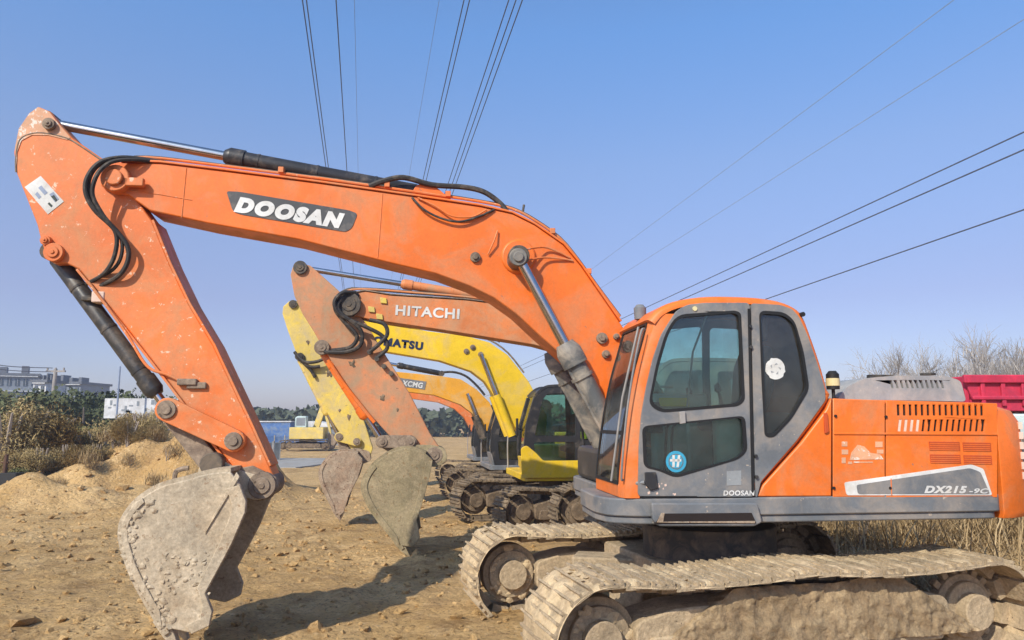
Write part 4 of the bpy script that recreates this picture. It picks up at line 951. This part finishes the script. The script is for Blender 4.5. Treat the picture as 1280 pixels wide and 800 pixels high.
bucket(Kf, R3, [(447,567),(432,564),(416,568),(404,580),(400,592),(403,606),(410,622),(419,639)],
       [(424,645),(430,640),(436,620),(447,598),(453,580),(453,573)], 1.3, 'bucket_rust', None, [(424,574),(428,562),(446,560),(462,564),(464,576),(448,582)])

# ---------------- fourth machine: amber
Xf = Frame(.42, 23.2, -.43, 9)
R4 = Xf.root('excavator')
tag(R4, 'amber excavator with dark XCMG boom plate, third from the far end of the row', 'excavator', 'excavators parked in a row')
R4['label'] = 'amber yellow excavator with dark XCMG boom plate, partly hidden behind the yellow one'
undercarriage(R4, .1, .2, radians(12), 'track_steel', 'mud_dark', detail=False)
upper(Xf, R4, 'amber', 'black_paint', 'grey_paint', tail='amber')
xo = [(470,468),(478,463),(520,467),(550,470),(576,474),(596,487),(612,503),(622,528),(616,540),(604,538),(592,518),(576,506),(543,494),(494,488),(474,483)]
mb = MB(); mb.prism(Xf.poly(xo, .19), -.19, .19); b4 = mb.build('boom', 'amber', R4, .012)
mb = MB(); mb.prism(Xf.poly([(497,472),(533,477),(531,487),(500,483)], .19), .19, .2); npx = mb.build('name_plate', 'grey_paint', b4)
text(Xf, npx, 'XCMG', (502,482), (528,485.5), 7, .202, 'white', .03, .1)
ram(Xf, R4, 'arm_cylinder', (552,467), (462,450), 0, .6, .08, .05, 'black_paint')
hose(Xf, b4, [(548,466,0),(566,465,0),(582,470,0),(596,482,0),(606,494,0)], .035)
for y in (.3, -.3):
    a = Xf.p(584, 492, .3); b = Xf.p(606, 548, .3); mb = MB(); m_ = (a[0]*.5+b[0]*.5, a[1]*.5+b[1]*.5); mb.tube([(b[0], y, b[1]), (m_[0], y, m_[1])], .09, 12); q = mb.build('boom_cylinder', 'dark_steel', R4)
    mb = MB(); mb.tube([(m_[0], y, m_[1]), (a[0], y, a[1])], .05, 12); mb.build('rod', 'chrome', q)
mb = MB(); mb.prism(Xf.poly([(458,446),(466,446),(484,468),(516,545),(522,560),(512,562),(490,520),(462,470)], .15), -.15, .15); mb.build('arm', 'amber', R4, .012)
bucket(Xf, R4, [(520,562),(508,560),(498,568),(494,580),(500,596),(508,606)], [(513,606),(518,590),(524,575),(524,567)], 1.2, 'bucket_rust', None, [(506,566),(510,558),(522,556),(526,566),(518,572)])

# ---------------- fifth machine: orange, furthest of the row
Gf = Frame(-.35, 29.2, -.48, 9)
R5 = Gf.root('excavator')
tag(R5, 'orange red excavator furthest back in the row, its boom just below the XCMG boom', 'excavator', 'excavators parked in a row')
undercarriage(R5, .1, .2, radians(10), 'track_steel', 'mud_dark', detail=False)
upper(Gf, R5, 'orange', 'black_paint', 'grey_paint', tail='orange')
mb = MB(); mb.prism(Gf.poly([(494,480),(500,474),(545,482),(574,494),(590,510),(600,535),(590,540),(580,522),(568,511),(548,503),(505,497)], .19), -.19, .19); mb.build('boom', 'orange_worn', R5, .012)
mb = MB(); mb.prism(Gf.poly([(484,462),(492,462),(520,550),(514,556),(490,505)], .15), -.15, .15); mb.build('arm', 'orange_worn', R5, .012)
bucket(Gf, R5, [(520,555),(512,554),(505,560),(503,570),(507,580),(512,586)], [(516,586),(519,575),(523,565),(523,559)], 1.2, 'bucket_rust', None, [(510,558),(513,551),(522,550),(525,558),(518,563)])

# ---------------- far yellow excavator across the yard
Yf = Frame(-17.6, 66, -.62, 4)
R6 = Yf.root('excavator')
tag(R6, 'small distant pale yellow excavator standing alone beside the blue site fence', 'excavator')
undercarriage(R6, 0, 0, radians(0), 'track_steel', 'mud_dark', detail=False)
mb = MB(); mb.box(-1.6, 1.25, -1.28, 1.28, 1.0, 2.0); mb.build('engine_housing', 'yellow_pale', R6, .06)
mb = MB(); mb.prism(rnd([(.8, 2.0), (.8, 2.8), (.6, 2.95), (-.1, 2.95), (-.15, 2.0)], .08), .3, 1.25, []); yc = mb.build('cab', 'teal_white', R6, .03)
mb = MB(); mb.box(-.05, .68, 1.25, 1.262, 2.15, 2.8); mb.build('window', 'wall_pale', yc)
mb = MB(); mb.prism([(-.9, 1.6), (-1.5, 3.5), (-1.35, 3.9), (-1.05, 3.7), (-.4, 1.7)], -.19, .19); mb.build('boom', 'yellow_pale', R6, .02)
mb = MB(); mb.prism([(-1.5, 3.9), (-1.2, 3.9), (-1.9, 1.5), (-2.1, 1.4)], -.14, .14); mb.build('arm', 'yellow_pale', R6, .02)
mb = MB(); mb.prism([(-1.8, 1.5), (-2.3, 1.4), (-2.6, .8), (-2.2, .1), (-1.9, .2)], -.5, .5); mb.build('bucket', 'bucket_rust', R6, .03)

# ================================================================== background left: buildings, pole, board, fence
def block(name, u0, u1, vt, y, zb_, label, storeys=3, wallm='wall_pale', depth=12, nw=8, skew=0):
    a, b = at(u0, vt, y), at(u1, vt, y+skew); root = empty(name, (a.x, a.y, zb_)); ang = atan2(b.y-a.y, b.x-a.x); root.rotation_euler = (0, 0, ang)
    L = (b-a).length; Hh = a.z-zb_; mb = MB(); mb.box(0, L, 0, depth, 0, Hh); w = mb.build('wall', wallm, root)
    mb = MB(); mb.box(-.4, L+.4, -.5, depth+.4, Hh, Hh+.5); rf = mb.build('roof', 'roof_grey', root)
    rg = random.Random(int(u0)+7)
    for k in range(3):
        x = L*(.15+.3*k); mb = MB(); mb.box(x, x+L*.1, 2, 5, Hh+.5, Hh+1.4+rg.random()); mb.build('stair_head', 'roof_grey', rf, .02)
    sh = Hh/storeys
    for s_ in range(storeys):
        z = s_*sh
        mb = MB(); mb.box(0, L, -.5, -.003, z+sh-.22, z+sh-.05); mb.build('balcony_slab', 'wall_white', w)
        for k in range(nw):
            x = L*(k+.2)/nw; mb = MB(); mb.box(x, x+L/nw*.55, -.06, .02, z+sh*.3, z+sh*.8); f = mb.build('window', 'window_dark', w)
            mb = MB(); mb.box(x+L/nw*.26, x+L/nw*.29, -.09, -.062, z+sh*.3, z+sh*.8); mb.build('frame', 'wall_white', f)
    tag(root, label, 'building'); return root
block('apartment_block', -45, 48, 468, 150, -1, 'long pale grey apartment block at the far left edge of the picture', 4, 'wall_pale', 12, 9, 6)
block('apartment_block', 62, 101, 480, 165, -1, 'pale grey apartment block with dark roof right of the utility pole', 3, 'wall_pale', 12, 5)
block('white_house', 42, 58, 478, 140, -1, 'small bright white house between the two apartment blocks', 3, 'wall_white', 6, 2)
p = at(65, 503, 70); top = at(67, 461, 70)
rt = empty('utility_pole', (p.x, 70, -.6)); tag(rt, 'grey concrete utility pole with short crossarm at left, before the apartments', 'utility pole')
mb = MB(); mb.tube([(0,0,0), (.1,0,top.z+.6)], [.26, .16], 10); mb.build('post', 'pole', rt)
mb = MB(); mb.box(-.75, 1.0, -.1, .1, top.z+.3, top.z+.45); ca = mb.build('crossarm', 'pole', rt)
for x in (-.65, .1, .85): mb = MB(); mb.tube([(x,0,top.z+.45), (x,0,top.z+.7)], .08, 8); mb.build('insulator', 'pole', ca)
for k, dv in enumerate((0, 5)):
    a = at(-60, 444+dv, 66); b = at(66, 460+dv, 70); mid = (a+b)/2; mid.z -= .35
    mb = MB(); mb.tube(spl([tuple(a), tuple(mid), tuple(b)], 6), .04, 6); tag(mb.build('cable', 'wire'), ['upper', 'lower'][k]+' thin cable running left from the concrete utility pole', 'cable', 'cables of the utility pole')
# white hoarding on posts
a, b = at(131, 498, 31), at(238, 496, 31); rt = empty('hoarding', (a.x, 31, gz(a.x, 31, False)-.2)); zz = rt.location.z; L = b.x-a.x
tag(rt, 'long low white hoarding board standing on posts above the dirt mound', 'hoarding')
zt_ = a.z-zz; zb_ = at(131, 523, 31).z-zz; mb = MB(); mb.box(0, L, 0, .12, zb_, zt_); bd = mb.build('board', 'board_white', rt, .01)
for k in range(4): x = L*(k+.5)/4; mb = MB(); mb.tube([(x, .2, 0), (x, .2, zt_-.05)], .05, 8); mb.build('post', 'pole', rt)
mb = MB(); rg = random.Random(3)
for k in range(34):
    x = rg.uniform(.1, L-.3); z = rg.uniform(zb_+.08, zt_-.2); mb.box(x, x+rg.uniform(.04, .18), -.008, 0, z, z+rg.uniform(.05, .2))
mb.build('faded_print', 'wall_pale', bd)
# thin bare posts above the mound
for k, (u, vt, y) in enumerate(((150,458,30),(283,497,33))):
    q = at(u, vt, y); zz = gz(q.x, y, False); mb = MB(); mb.tube([(q.x, y, zz-.1), (q.x, y, q.z)], .035, 6); tag(mb.build('post', 'wire_pale'), ['thin pale post standing left of the hoarding', 'thin pale post behind the arm tip right of the hoarding'][k], 'post')
# fences in the middle distance
def fence(u0, u1, vt, y, zb_, m, name, label, npan, gap=.06, cat='fence'):
    a, b = at(u0, vt, y), at(u1, vt, y); rt = empty(name, (a.x, y, zb_)); tag(rt, label, cat); L = b.x-a.x; h = a.z-zb_
    for k in range(npan):
        x0 = L*k/npan; mb = MB(); mb.box(x0+gap, x0+L/npan-gap, -.03, .03, .1, h)
        n = 10
        for q in range(n): xx = x0+gap+(L/npan-2*gap)*(q+.5)/n; mb.box(xx-.03, xx+.03, -.06, -.031, .12, h-.02)
        mb.build('panel', m, rt)
        mb = MB(); mb.box(x0-.05, x0+.05, -.08, .06, 0, h+.08); mb.build('post', 'pole', rt)
    return rt
fence(318, 420, 545, 72, -.65, 'blue_sheet', 'site_fence', 'blue sheet metal site fence behind the distant yellow excavator', 8)
fence(322, 352, 553, 48, -.65, 'grey_fence', 'barrier', 'grey panel barrier right of the foreground arm tip', 3)
rt = empty('container', (*at(322, 545, 76).xy, -.7)); tag(rt, 'blue site container with pale roof behind the blue fence', 'container')
mb = MB(); mb.box(-2, 3.2, 0, 2.4, 0, 2.5); mb.build('body', 'blue_sheet', rt, .03); mb = MB(); mb.box(-2.1, 3.3, -.1, 2.5, 2.5, 2.62); mb.build('roof', 'board_white', rt)
rt = empty('shed', (*at(345, 545, 80).xy, -.7)); tag(rt, 'low shed with bright white roof beyond the blue fence', 'shed')
mb = MB(); mb.box(0, 7, 0, 4, 0, 2.0); mb.build('wall', 'grey_fence', rt, .03); mb = MB(); mb.prism([(-.2, 2.0), (7.2, 2.0), (7.2, 2.15), (3.5, 2.6), (-.2, 2.15)], -.3, 4.3); mb.build('roof', 'wall_white', rt)
# parked blue tarp heaps in the scrub
for k, (u, v, y, r, lab) in enumerate(((190,560,26.0,.62,'crumpled blue tarpaulin heap among the brown scrub left of the mound'),(213,543,28,.38,'smaller blue tarpaulin bundle below the white hoarding'))):
    q = at(u, v, y); mb = MB(); mb.blob((0, 0, 0), r, k*9+2, (1, .7, .75), 4, .45); o = mb.build('tarpaulin', 'blue_tarp', None, ang=25); o.location = (q.x, y, q.z); tag(o, lab, 'tarpaulin')
# short dark posts at the left edge
for k, (u, v0, h, m, lab) in enumerate(((4, 604, .95, 'brown_rod', 'short rusty brown stake at the left edge of the yard'),(14, 606, .45, 'seal', 'low black block beside the rusty stake'))):
    y = 20.5; q = at(u, v0, y); zz = gz(q.x, y); mb = MB()
    if k == 0: mb.tube([(0,0,-.1), (.03,0,h)], [.07, .05], 7); mb.box(-.1, .1, -.03, .03, h*.75, h*.8)
    else: mb.hprism(rnd([(-.28,-.2),(.28,-.2),(.28,.2),(-.28,.2)], .08), -.05, h, .15)
    o = mb.build(('stake', 'block')[k], m, None, .01); o.location = (q.x, y, zz); tag(o, lab, ('stake', 'block')[k])

# ------------------------------------------------------------------ vegetation
def foliage(seed, w, h, n, leaf, lobes=7, droop=0, wisp=0):
    rg = random.Random(seed); mb = MB(); L = []
    for k in range(lobes):
        a = rg.uniform(0, 2*pi); q = rg.random()**.5*w*.6; z = h*rg.uniform(.25, .8)*(1-.3*q/w); L.append((cos(a)*q, sin(a)*q*.8, z, rg.uniform(.25, .48)*w))
    for i in range(n):
        cx, cy, cz, r = rg.choice(L); d = Vector((rg.gauss(0, 1), rg.gauss(0, 1), rg.gauss(0, .85))).normalized()
        t = rg.random()**.35*r*(1+.25*noise.noise(Vector((d.x*2+cx, d.y*2+cy, d.z*2))))
        p = Vector((cx, cy, cz))+d*t
        if p.z < .02: p.z = rg.uniform(.02, .3*h)
        s_ = leaf*rg.uniform(.5, 1.3); u = Vector((rg.gauss(0, 1), rg.gauss(0, 1), rg.gauss(0, 1))).normalized(); v = u.orthogonal().normalized()
        v = (v+Vector((0, 0, wisp))).normalized(); k = 1+wisp*2
        mb.add([p-u*s_*.5/k, p+v*s_*.6*k, p+u*s_*.5/k, p-v*s_*.6], [(0, 1, 2, 3)])
    return mb
def stems(seed, w, h, n=7, r=.03):
    rg = random.Random(seed+99); mb = MB()
    for k in range(n):
        a = rg.uniform(0, 2*pi); q = rg.uniform(.1, .45)*w
        mb.tube([(cos(a)*q*.15, sin(a)*q*.15, -.1), (cos(a)*q*.5, sin(a)*q*.5, h*.4), (cos(a)*q, sin(a)*q, h*.8)], [r, r*.7, r*.25], 5)
    return mb
def plant(name, leafm, seed, w, h, n, leaf, lobes, tr='bark', wisp=0, trunk=.12):
    rt = empty(name, (0, 0, 0)); foliage(seed, w, h, n, leaf, lobes, 0, wisp).build('crown', leafm, rt, smooth=False, recalc=False)
    stems(seed, w, h, 7, trunk).build('trunk' if 'tree' in name else 'stems', tr, rt, recalc=False); return rt
def spread(protos, spots, labels, cat, group, base=None):
    used = set()
    for i, (u, y, sc) in enumerate(spots):
        k = i % len(protos); o = protos[k]
        if k in used: o = copy_tree(protos[k])
        used.add(k)
        x = (u-CXP)/FPX*y*1.0; z = gz(x, y, False) if base is None else base
        o.location = (x, y, z-.05); o.rotation_euler = (0, 0, i*1.9); o.scale = (sc, sc, sc*(.92+.16*((i*37) % 10)/10)); tag(o, labels[i], cat, group)
gp = [plant('tree', 'leaf_green', 21+k, 3.2, 3.9, 9000, .19, 11) for k in range(3)]
gspots = [(-70,46,1.16),(-25,42,1.10),(15,45,1.10),(45,40,1.01),(80,47,1.12),(112,42,1.02),(145,48,1.10),(175,44,1.01),(205,50,1.12),(240,46,0.94),(268,56,0.88)]
gl = ['dark green tree %s' % s for s in ('just outside the left edge','at the very left edge in front of the apartments','below the roof of the left apartment block','below the small white house','just right of the utility pole','between the utility pole and the white hoarding','behind the left end of the white hoarding','rising above the white hoarding','behind the bucket cylinder of the near excavator','right of the white hoarding behind the near arm','lowest in the green row, hidden by the near arm')]
spread(gp, gspots, gl, 'tree', 'green trees behind the scrub')
op = [plant('shrub', 'leaf_olive', 41+k, 1.7, 2.2, 7500, .095, 10) for k in range(2)]
spread(op, [(-30,31,1.15),(20,30,1.1),(72,31,1.15),(118,32,1.2),(150,30,.9),(100,25.2,.85),(40,24.9,.9),(0,26,.95),(60,27,1.0),(132,27,.95),(35,21.2,.3)], ['olive shrub '+s for s in ('off the left edge below the trees','at the left below the apartments','below the utility pole','midway between pole and hoarding','beneath the left end of the hoarding','low down just left of the blue tarpaulin','low down by the edge of the yard','left of all, among the brown bushes','behind the middle of the brown row','just above left of the tarpaulin','tiny and lowest, beside the yard edge')], 'shrub', 'olive shrubs')
bp_ = [plant('shrub', 'leaf_brown', 61+k, 1.6, 2.1, 8500, .075, 11, 'twig', .5) for k in range(2)]
bs = [(178,24.2,.62),(202,25,.5),(90,22.3,.42),(30,22,.5),(128,23,.4),(-60,24,1),(-20,23,1.05),(15,23,1.0),(45,24,1.0),(78,24.5,1.05),(110,26,1.05),(140,25.5,.85),(160,28,.9),(10,21.5,.55),(60,21.8,.5),(168,23,.45),(195,29.5,.6),(240,30.5,.7)]
spread(bp_, bs, ['dry brown bush '+s for s in ('in front of the blue tarpaulin','at the right end of the blue tarpaulin','small, before the middle of the brown row','small, above the black block','small, left of the mound crest','outside the left edge','at the left edge behind the rusty stake','above the black block at left','second from the left edge in the brown row','in the middle of the brown row','left of the blue tarpaulin','touching the blue tarpaulin','behind the blue tarpaulin','smallest one beside the rusty stake','low at the yard edge below the brown row','low on the mound slope','under the white hoarding','right of the hoarding behind the near linkage')], 'bush', 'dry brown bushes')
# far woodland, one mass
mb = MB(); rg = random.Random(31)
for k in range(26000):
    u = rg.uniform(-260, 1500); y = rg.uniform(118, 150); x = (u-CXP)/FPX*y
    hh = 4.3+1.6*noise.noise(Vector((x*.09, 1, 0)))+1.2*noise.noise(Vector((x*.3, 5, 0))); z = -.6+hh*rg.random()**.6
    s_ = rg.uniform(.35, .95); a = Vector((rg.gauss(0,1), rg.gauss(0,1), rg.gauss(0,1))).normalized(); v = a.orthogonal().normalized(); p = Vector((x, y, z))
    mb.add([p-a*s_, p+v*s_*.7, p+a*s_, p-v*s_*.7], [(0,1,2,3)])
tag(mb.build('woodland', 'leaf_far', smooth=False, recalc=False), 'hazy far-off green woodland along the horizon', 'woodland', kind='stuff')
# bare trees at right
def bare(seed, h):
    rg = random.Random(seed); tm = MB(); bm = MB()
    def grow(p, d, L, r, lv, mb):
        n = 3; pts = [p]; q = p.copy(); dd = d.copy()
        for k in range(n): dd = (dd+Vector((rg.gauss(0,.10), rg.gauss(0,.10), rg.gauss(0,.05)+.04))).normalized(); q = q+dd*(L/n); pts.append(q.copy())
        mb.tube(pts, [r*(1-.45*k/n) for k in range(n+1)], 6 if lv < 2 else 3, lv < 2)
        if lv >= 4: return
        m = (5, 5, 5, 4)[lv]
        for k in range(m):
            t = .35+.65*(k+rg.random())/m; i = min(n-1, int(t*n)); b = pts[i].lerp(pts[i+1], t*n-i)
            a = rg.uniform(0, 2*pi); sp = rg.uniform(.35, .8); e = dd.orthogonal().normalized(); f = dd.cross(e); nd_ = (dd+(e*cos(a)+f*sin(a))*sp+Vector((0,0,.15))).normalized()
            grow(b, nd_, L*rg.uniform(.5, .72), max(r*.5, .006), lv+1, bm)
    grow(Vector((0,0,-.1)), Vector((0,0,1)), h*.42, .12, 0, tm)
    rt = empty('bare_tree', (0,0,0)); tm.build('trunk', 'bark', rt, recalc=False); bm.build('crown', 'bark_grey', rt, smooth=False, recalc=False); return rt
bt = [bare(3+k, 8.6) for k in range(4)]
bsp = [(1072,43,0.64),(1100,46,0.83),(1128,42,0.89),(1152,38,0.82),(1182,41,0.93),(1204,44,0.91),(1232,40,0.94),(1258,43,1.02),(1284,39,0.91),(1312,42,0.99),(1090,36,0.50),(1240,49,1.13),(1116,45,.96),(1170,46,1.0),(1216,47,1.06),(1248,37,.86),(1270,47,1.12)]
bl = ['bare grey brown tree '+s for s in ('just right of the cab','above the left end of the grey hood','above the vents of the grey hood','with upright twigs over the middle of the hood','over the right end of the grey hood','left of the red load bed','above the left end of the red load bed','above the middle of the red load bed','at the right edge of the picture','outside the right edge','smallest and lowest, beside the work lamp','tall and furthest back over the red load bed','further back left of the hood vents','further back right of the hood vents','further back above the hood end','nearest, low over the red load bed','further back near the right edge')]
spread(bt, bsp, bl, 'tree', 'bare winter trees')
tw = [plant('tuft', 'straw', 91+k, .5, .5, 500, .07, 5, 'twig', 1.5, .012) for k in range(2)]
spread(tw, [(96,22.4,1.1),(118,21.6,.9),(150,23.4,1.2),(172,22.2,.8),(196,23.6,1.1),(216,22.2,1.0),(236,24,1.2),(205,20.6,.8),(252,21.8,.9),(80,20.9,.8)], ['dry grass tuft '+s for s in ('at the left foot of the slope','second from the left on the slope','on the upper left slope below the hoarding','in the gully of the slope','on the slope below the blue tarpaulin','in the middle of the slope','on the slope behind the near link','lowest in the middle of the slope','on the slope just above the near bucket','lowest and leftmost on the slope')], 'grass tuft', 'dry grass tufts on the slope')
tg = [plant('shrub', 'straw', 101+k, 1.0, 1.0, 3600, .055, 9, 'twig', 1.3, .008) for k in range(2)]
spread(tg, [(1062,11.2,.85),(1105,12,1.0),(1150,11.2,.9),(1195,12.2,1.05),(1240,11.0,.9),(1285,11.6,1.1),(1330,10.8,1.0)], ['tangled dry shrub under the orange bodywork '+s for s in ('nearest the track frame','second from the left','left of centre','right of centre','below the dark decal end','below the counterweight','outside the right edge')], 'shrub', 'tangled dry shrubs under the counterweight')
tp = [plant('shrub', 'bark_grey', 81+k, 2.3, 4.3, 3000, .13, 9, 'bark_grey', 1.8, .035) for k in range(2)]
spread(tp, [(1076,34,1.05),(1112,35,1.2),(1160,34,1.25),(1210,36,1.4),(1262,34,1.4),(1310,35,1.4)], ['leafless twiggy thicket '+s for s in ('right of the cab','behind the left of the grey hood','behind the middle of the grey hood','left of the red load bed','behind the red load bed','past the right edge')], 'thicket', 'leafless thickets')
# dry weeds and straw behind and beside the near excavator
mb = MB(); rg = random.Random(77)
def blade(p, d, L, w, mb, bend=.3):
    s_ = Vector((-d.y, d.x, 0)); s_ = s_.normalized() if s_.length > .01 else Vector((1,0,0)); b = Vector((rg.gauss(0, bend), rg.gauss(0, bend), -abs(rg.gauss(0, bend*.6))))
    a = p+d*L*.5+b*L*.12; c = p+d*L+b*L*.5
    mb.add([p-s_*w, p+s_*w, a+s_*w*.8, a-s_*w*.8, c], [(0,1,2,3), (3,2,4)])
for k in range(15000):
    x = rg.uniform(2.6, 8.5); y = rg.uniform(8.7, 12.2)+abs(x-5)*.1
    if x < 3.6 and y < 9.4: continue
    p = Vector((x, y, gz(x, y)-.02)); den = noise.noise(Vector((x*.9, y*.9, 2)))
    if den < -.25 and rg.random() < .7: continue
    d = Vector((rg.gauss(0, .9), rg.gauss(0, .7), .8)).normalized(); blade(p, d, rg.uniform(.12, .5)*(1+.8*den), rg.uniform(.003, .009), mb, .8)
for k in range(4500):
    x = rg.uniform(4.0, 6.4); y = rg.uniform(5.6, 9.5)
    if x < 4.35 and 6.2 < y < 8.4: continue
    p = Vector((x, y, gz(x, y)-.02)); d = Vector((rg.gauss(0, .7), rg.gauss(0, .6), .8)).normalized(); blade(p, d, rg.uniform(.15, .5), rg.uniform(.003, .007), mb, .6)
for k in range(170):
    x = rg.uniform(4.2, 7.5); y = rg.uniform(8.6, 10.5); p = Vector((x, y, gz(x, y))); d = Vector((rg.gauss(0, .7), rg.gauss(0, .4), 1)).normalized(); blade(p, d, rg.uniform(.8, 1.3), .010, mb, .3)
tag(mb.build('dry_weeds', 'straw', smooth=False, recalc=False), 'dry straw coloured weeds and stalks behind the near tracks', 'dry weeds', kind='stuff')

# ------------------------------------------------------------------ red lorry behind the counterweight
Lx = at(1204, 470, 15); rt = empty('lorry', (Lx.x, 15, gz(Lx.x, 15, False))); tag(rt, 'red ribbed lorry load bed with pale chassis, seen behind the counterweight', 'lorry')
zz = rt.location.z; zt_ = Lx.z-zz; zb_ = at(1204, 514, 15).z-zz
mb = MB(); vs = []
mb.prism([(0, zt_), (5.2, zt_), (5.0, zb_+.1), (4.9, zb_), (.25, zb_), (.18, zb_+.15)], 0, .07); mb.prism([(0, zt_), (5.2, zt_), (5.0, zb_+.1), (4.9, zb_), (.25, zb_), (.18, zb_+.15)], 2.2, 2.27); mb.box(.2, 4.9, 0.07, 2.2, zb_, zb_+.08); mb.box(.05, .14, .07, 2.2, zb_+.08, zt_)
bed = mb.build('load_bed', 'red', rt, .02)
for k in range(12): mb = MB(); x = .3+k*.4; mb.box(x, x+.08, -.06, -.002, zb_+.1, zt_-.12); mb.build('rib', 'red', bed, .01)
mb = MB(); mb.box(-.03, 5.2, -.09, .0, zt_-.14, zt_+.02); mb.box(.12, 5.0, -.08, -.002, zb_+.22, zb_+.30); mb.build('top_rail', 'red', bed, .02)
mb = MB(); rg = random.Random(12)
for k in range(60): mb.blob((rg.uniform(.1, 4.8), rg.uniform(.1, 2), zt_-.02), rg.uniform(.06, .16), rg.random()*30, (1.5, 1, .4), 1, .6)
mb.build('load', 'red', bed, recalc=False)
mb = MB(); mb.box(.3, 4.9, .5, 1.8, zb_-.3, zb_-.02); mb.build('chassis', 'seal', rt, .02)
mb = MB(); mb.box(.7, 4.9, .05, .45, zb_-.55, zb_-.04); mb.build('side_tank', 'teal_white', rt, .05)
for x in (1.4, 2.6, 4.3):
    for y in (.2, 1.9):
        mb = MB(); mb.tube([(x, y-.15, .5), (x, y+.15, .5)], .5, 24); w = mb.build('wheel', 'rubber', rt, .03); mb = MB(); mb.tube([(x, y-.17, .5), (x, y+.17, .5)], .25, 16); mb.build('rim', 'hood_grey', w)
mb = MB(); mb.prism(rnd([(5.3, .5), (5.3, 2.6), (6.9, 2.5), (7.1, 1.5), (7.1, .5)], .15), .1, 2.2); cb = mb.build('cab', 'teal_white', rt, .05)
mb = MB(); mb.box(5.6, 6.6, .085, .1, 1.6, 2.3); mb.build('window', 'glass_dark', cb)

# ------------------------------------------------------------------ overhead power lines, all strung the same way
VP = (455, 548)
def wire(u, v, Z, r, m, label, length=170, sag=0):
    d = ray(*VP); r0 = ray(u, v); t = (Z-CAMZ)/r0.z; p = Vector((0, 0, CAMZ))+r0*t; d = d/d.y
    pts = []
    for k in range(-6, 31):
        s_ = length*k/30; q = p+d*s_; tt = k/30; q.z += sag*((tt-.5)**2-.25)*1.0 if k >= 0 else 0; pts.append(tuple(q))
    mb = MB(); mb.tube(pts, r*1.5, 5); tag(mb.build('power_line', m), label, 'power line', 'overhead power lines')
ws_ = [(378,0,26,.024,'wire','leftmost of the dark overhead wires above the boom'),(383,0,26,.024,'wire','overhead wire paired just right of the leftmost one'),
       (420,0,27,.026,'wire','single overhead wire right of the leftmost pair'),(443,0,34,.012,'wire_pale','very faint thin overhead wire left of centre'),
       (549,0,34,.012,'wire_pale','very faint thin overhead wire near the middle of the sky'),
       (580,0,27,.024,'wire','left wire of the pair over the arm cylinder'),(587,0,27,.024,'wire','right wire of the pair over the arm cylinder'),
       (636,0,26,.024,'wire','left wire of the triple bundle right of centre'),(645,0,26,.024,'wire','middle wire of the triple bundle right of centre'),(653,0,26,.024,'wire','right wire of the triple bundle right of centre'),
       (1192,0,30,.018,'wire_pale','faint long wire crossing the upper right sky, the higher one'),(1280,24,28,.018,'wire_pale','faint long wire crossing the upper right sky, the lower one'),
       (1280,165,14,.022,'wire','upper dark wire of the pair above the cab'),(1280,187,13.5,.024,'wire','lower dark wire of the pair above the cab'),(1280,262,10.5,.022,'wire','lowest dark wire running down to the cab roof')]
for w in ws_: wire(*w)

# ------------------------------------------------------------------ the air
m = bpy.data.materials.new('air'); m.use_nodes = True; t = m.node_tree; t.nodes.clear()
v = nd(t, 'ShaderNodeVolumePrincipled'); v.inputs['Color'].default_value = (.80, .86, 1, 1); v.inputs['Density'].default_value = .0012; v.inputs['Anisotropy'].default_value = .2
o_ = nd(t, 'ShaderNodeOutputMaterial'); t.links.new(v.outputs[0], o_.inputs['Volume']); MAT['air'] = m
mb = MB(); mb.box(-420, 420, -40, 320, -3, 75); hz = mb.build('haze', 'air', smooth=False); tag(hz, 'thin pale blue haze over the far side of the yard', 'haze', kind='stuff')
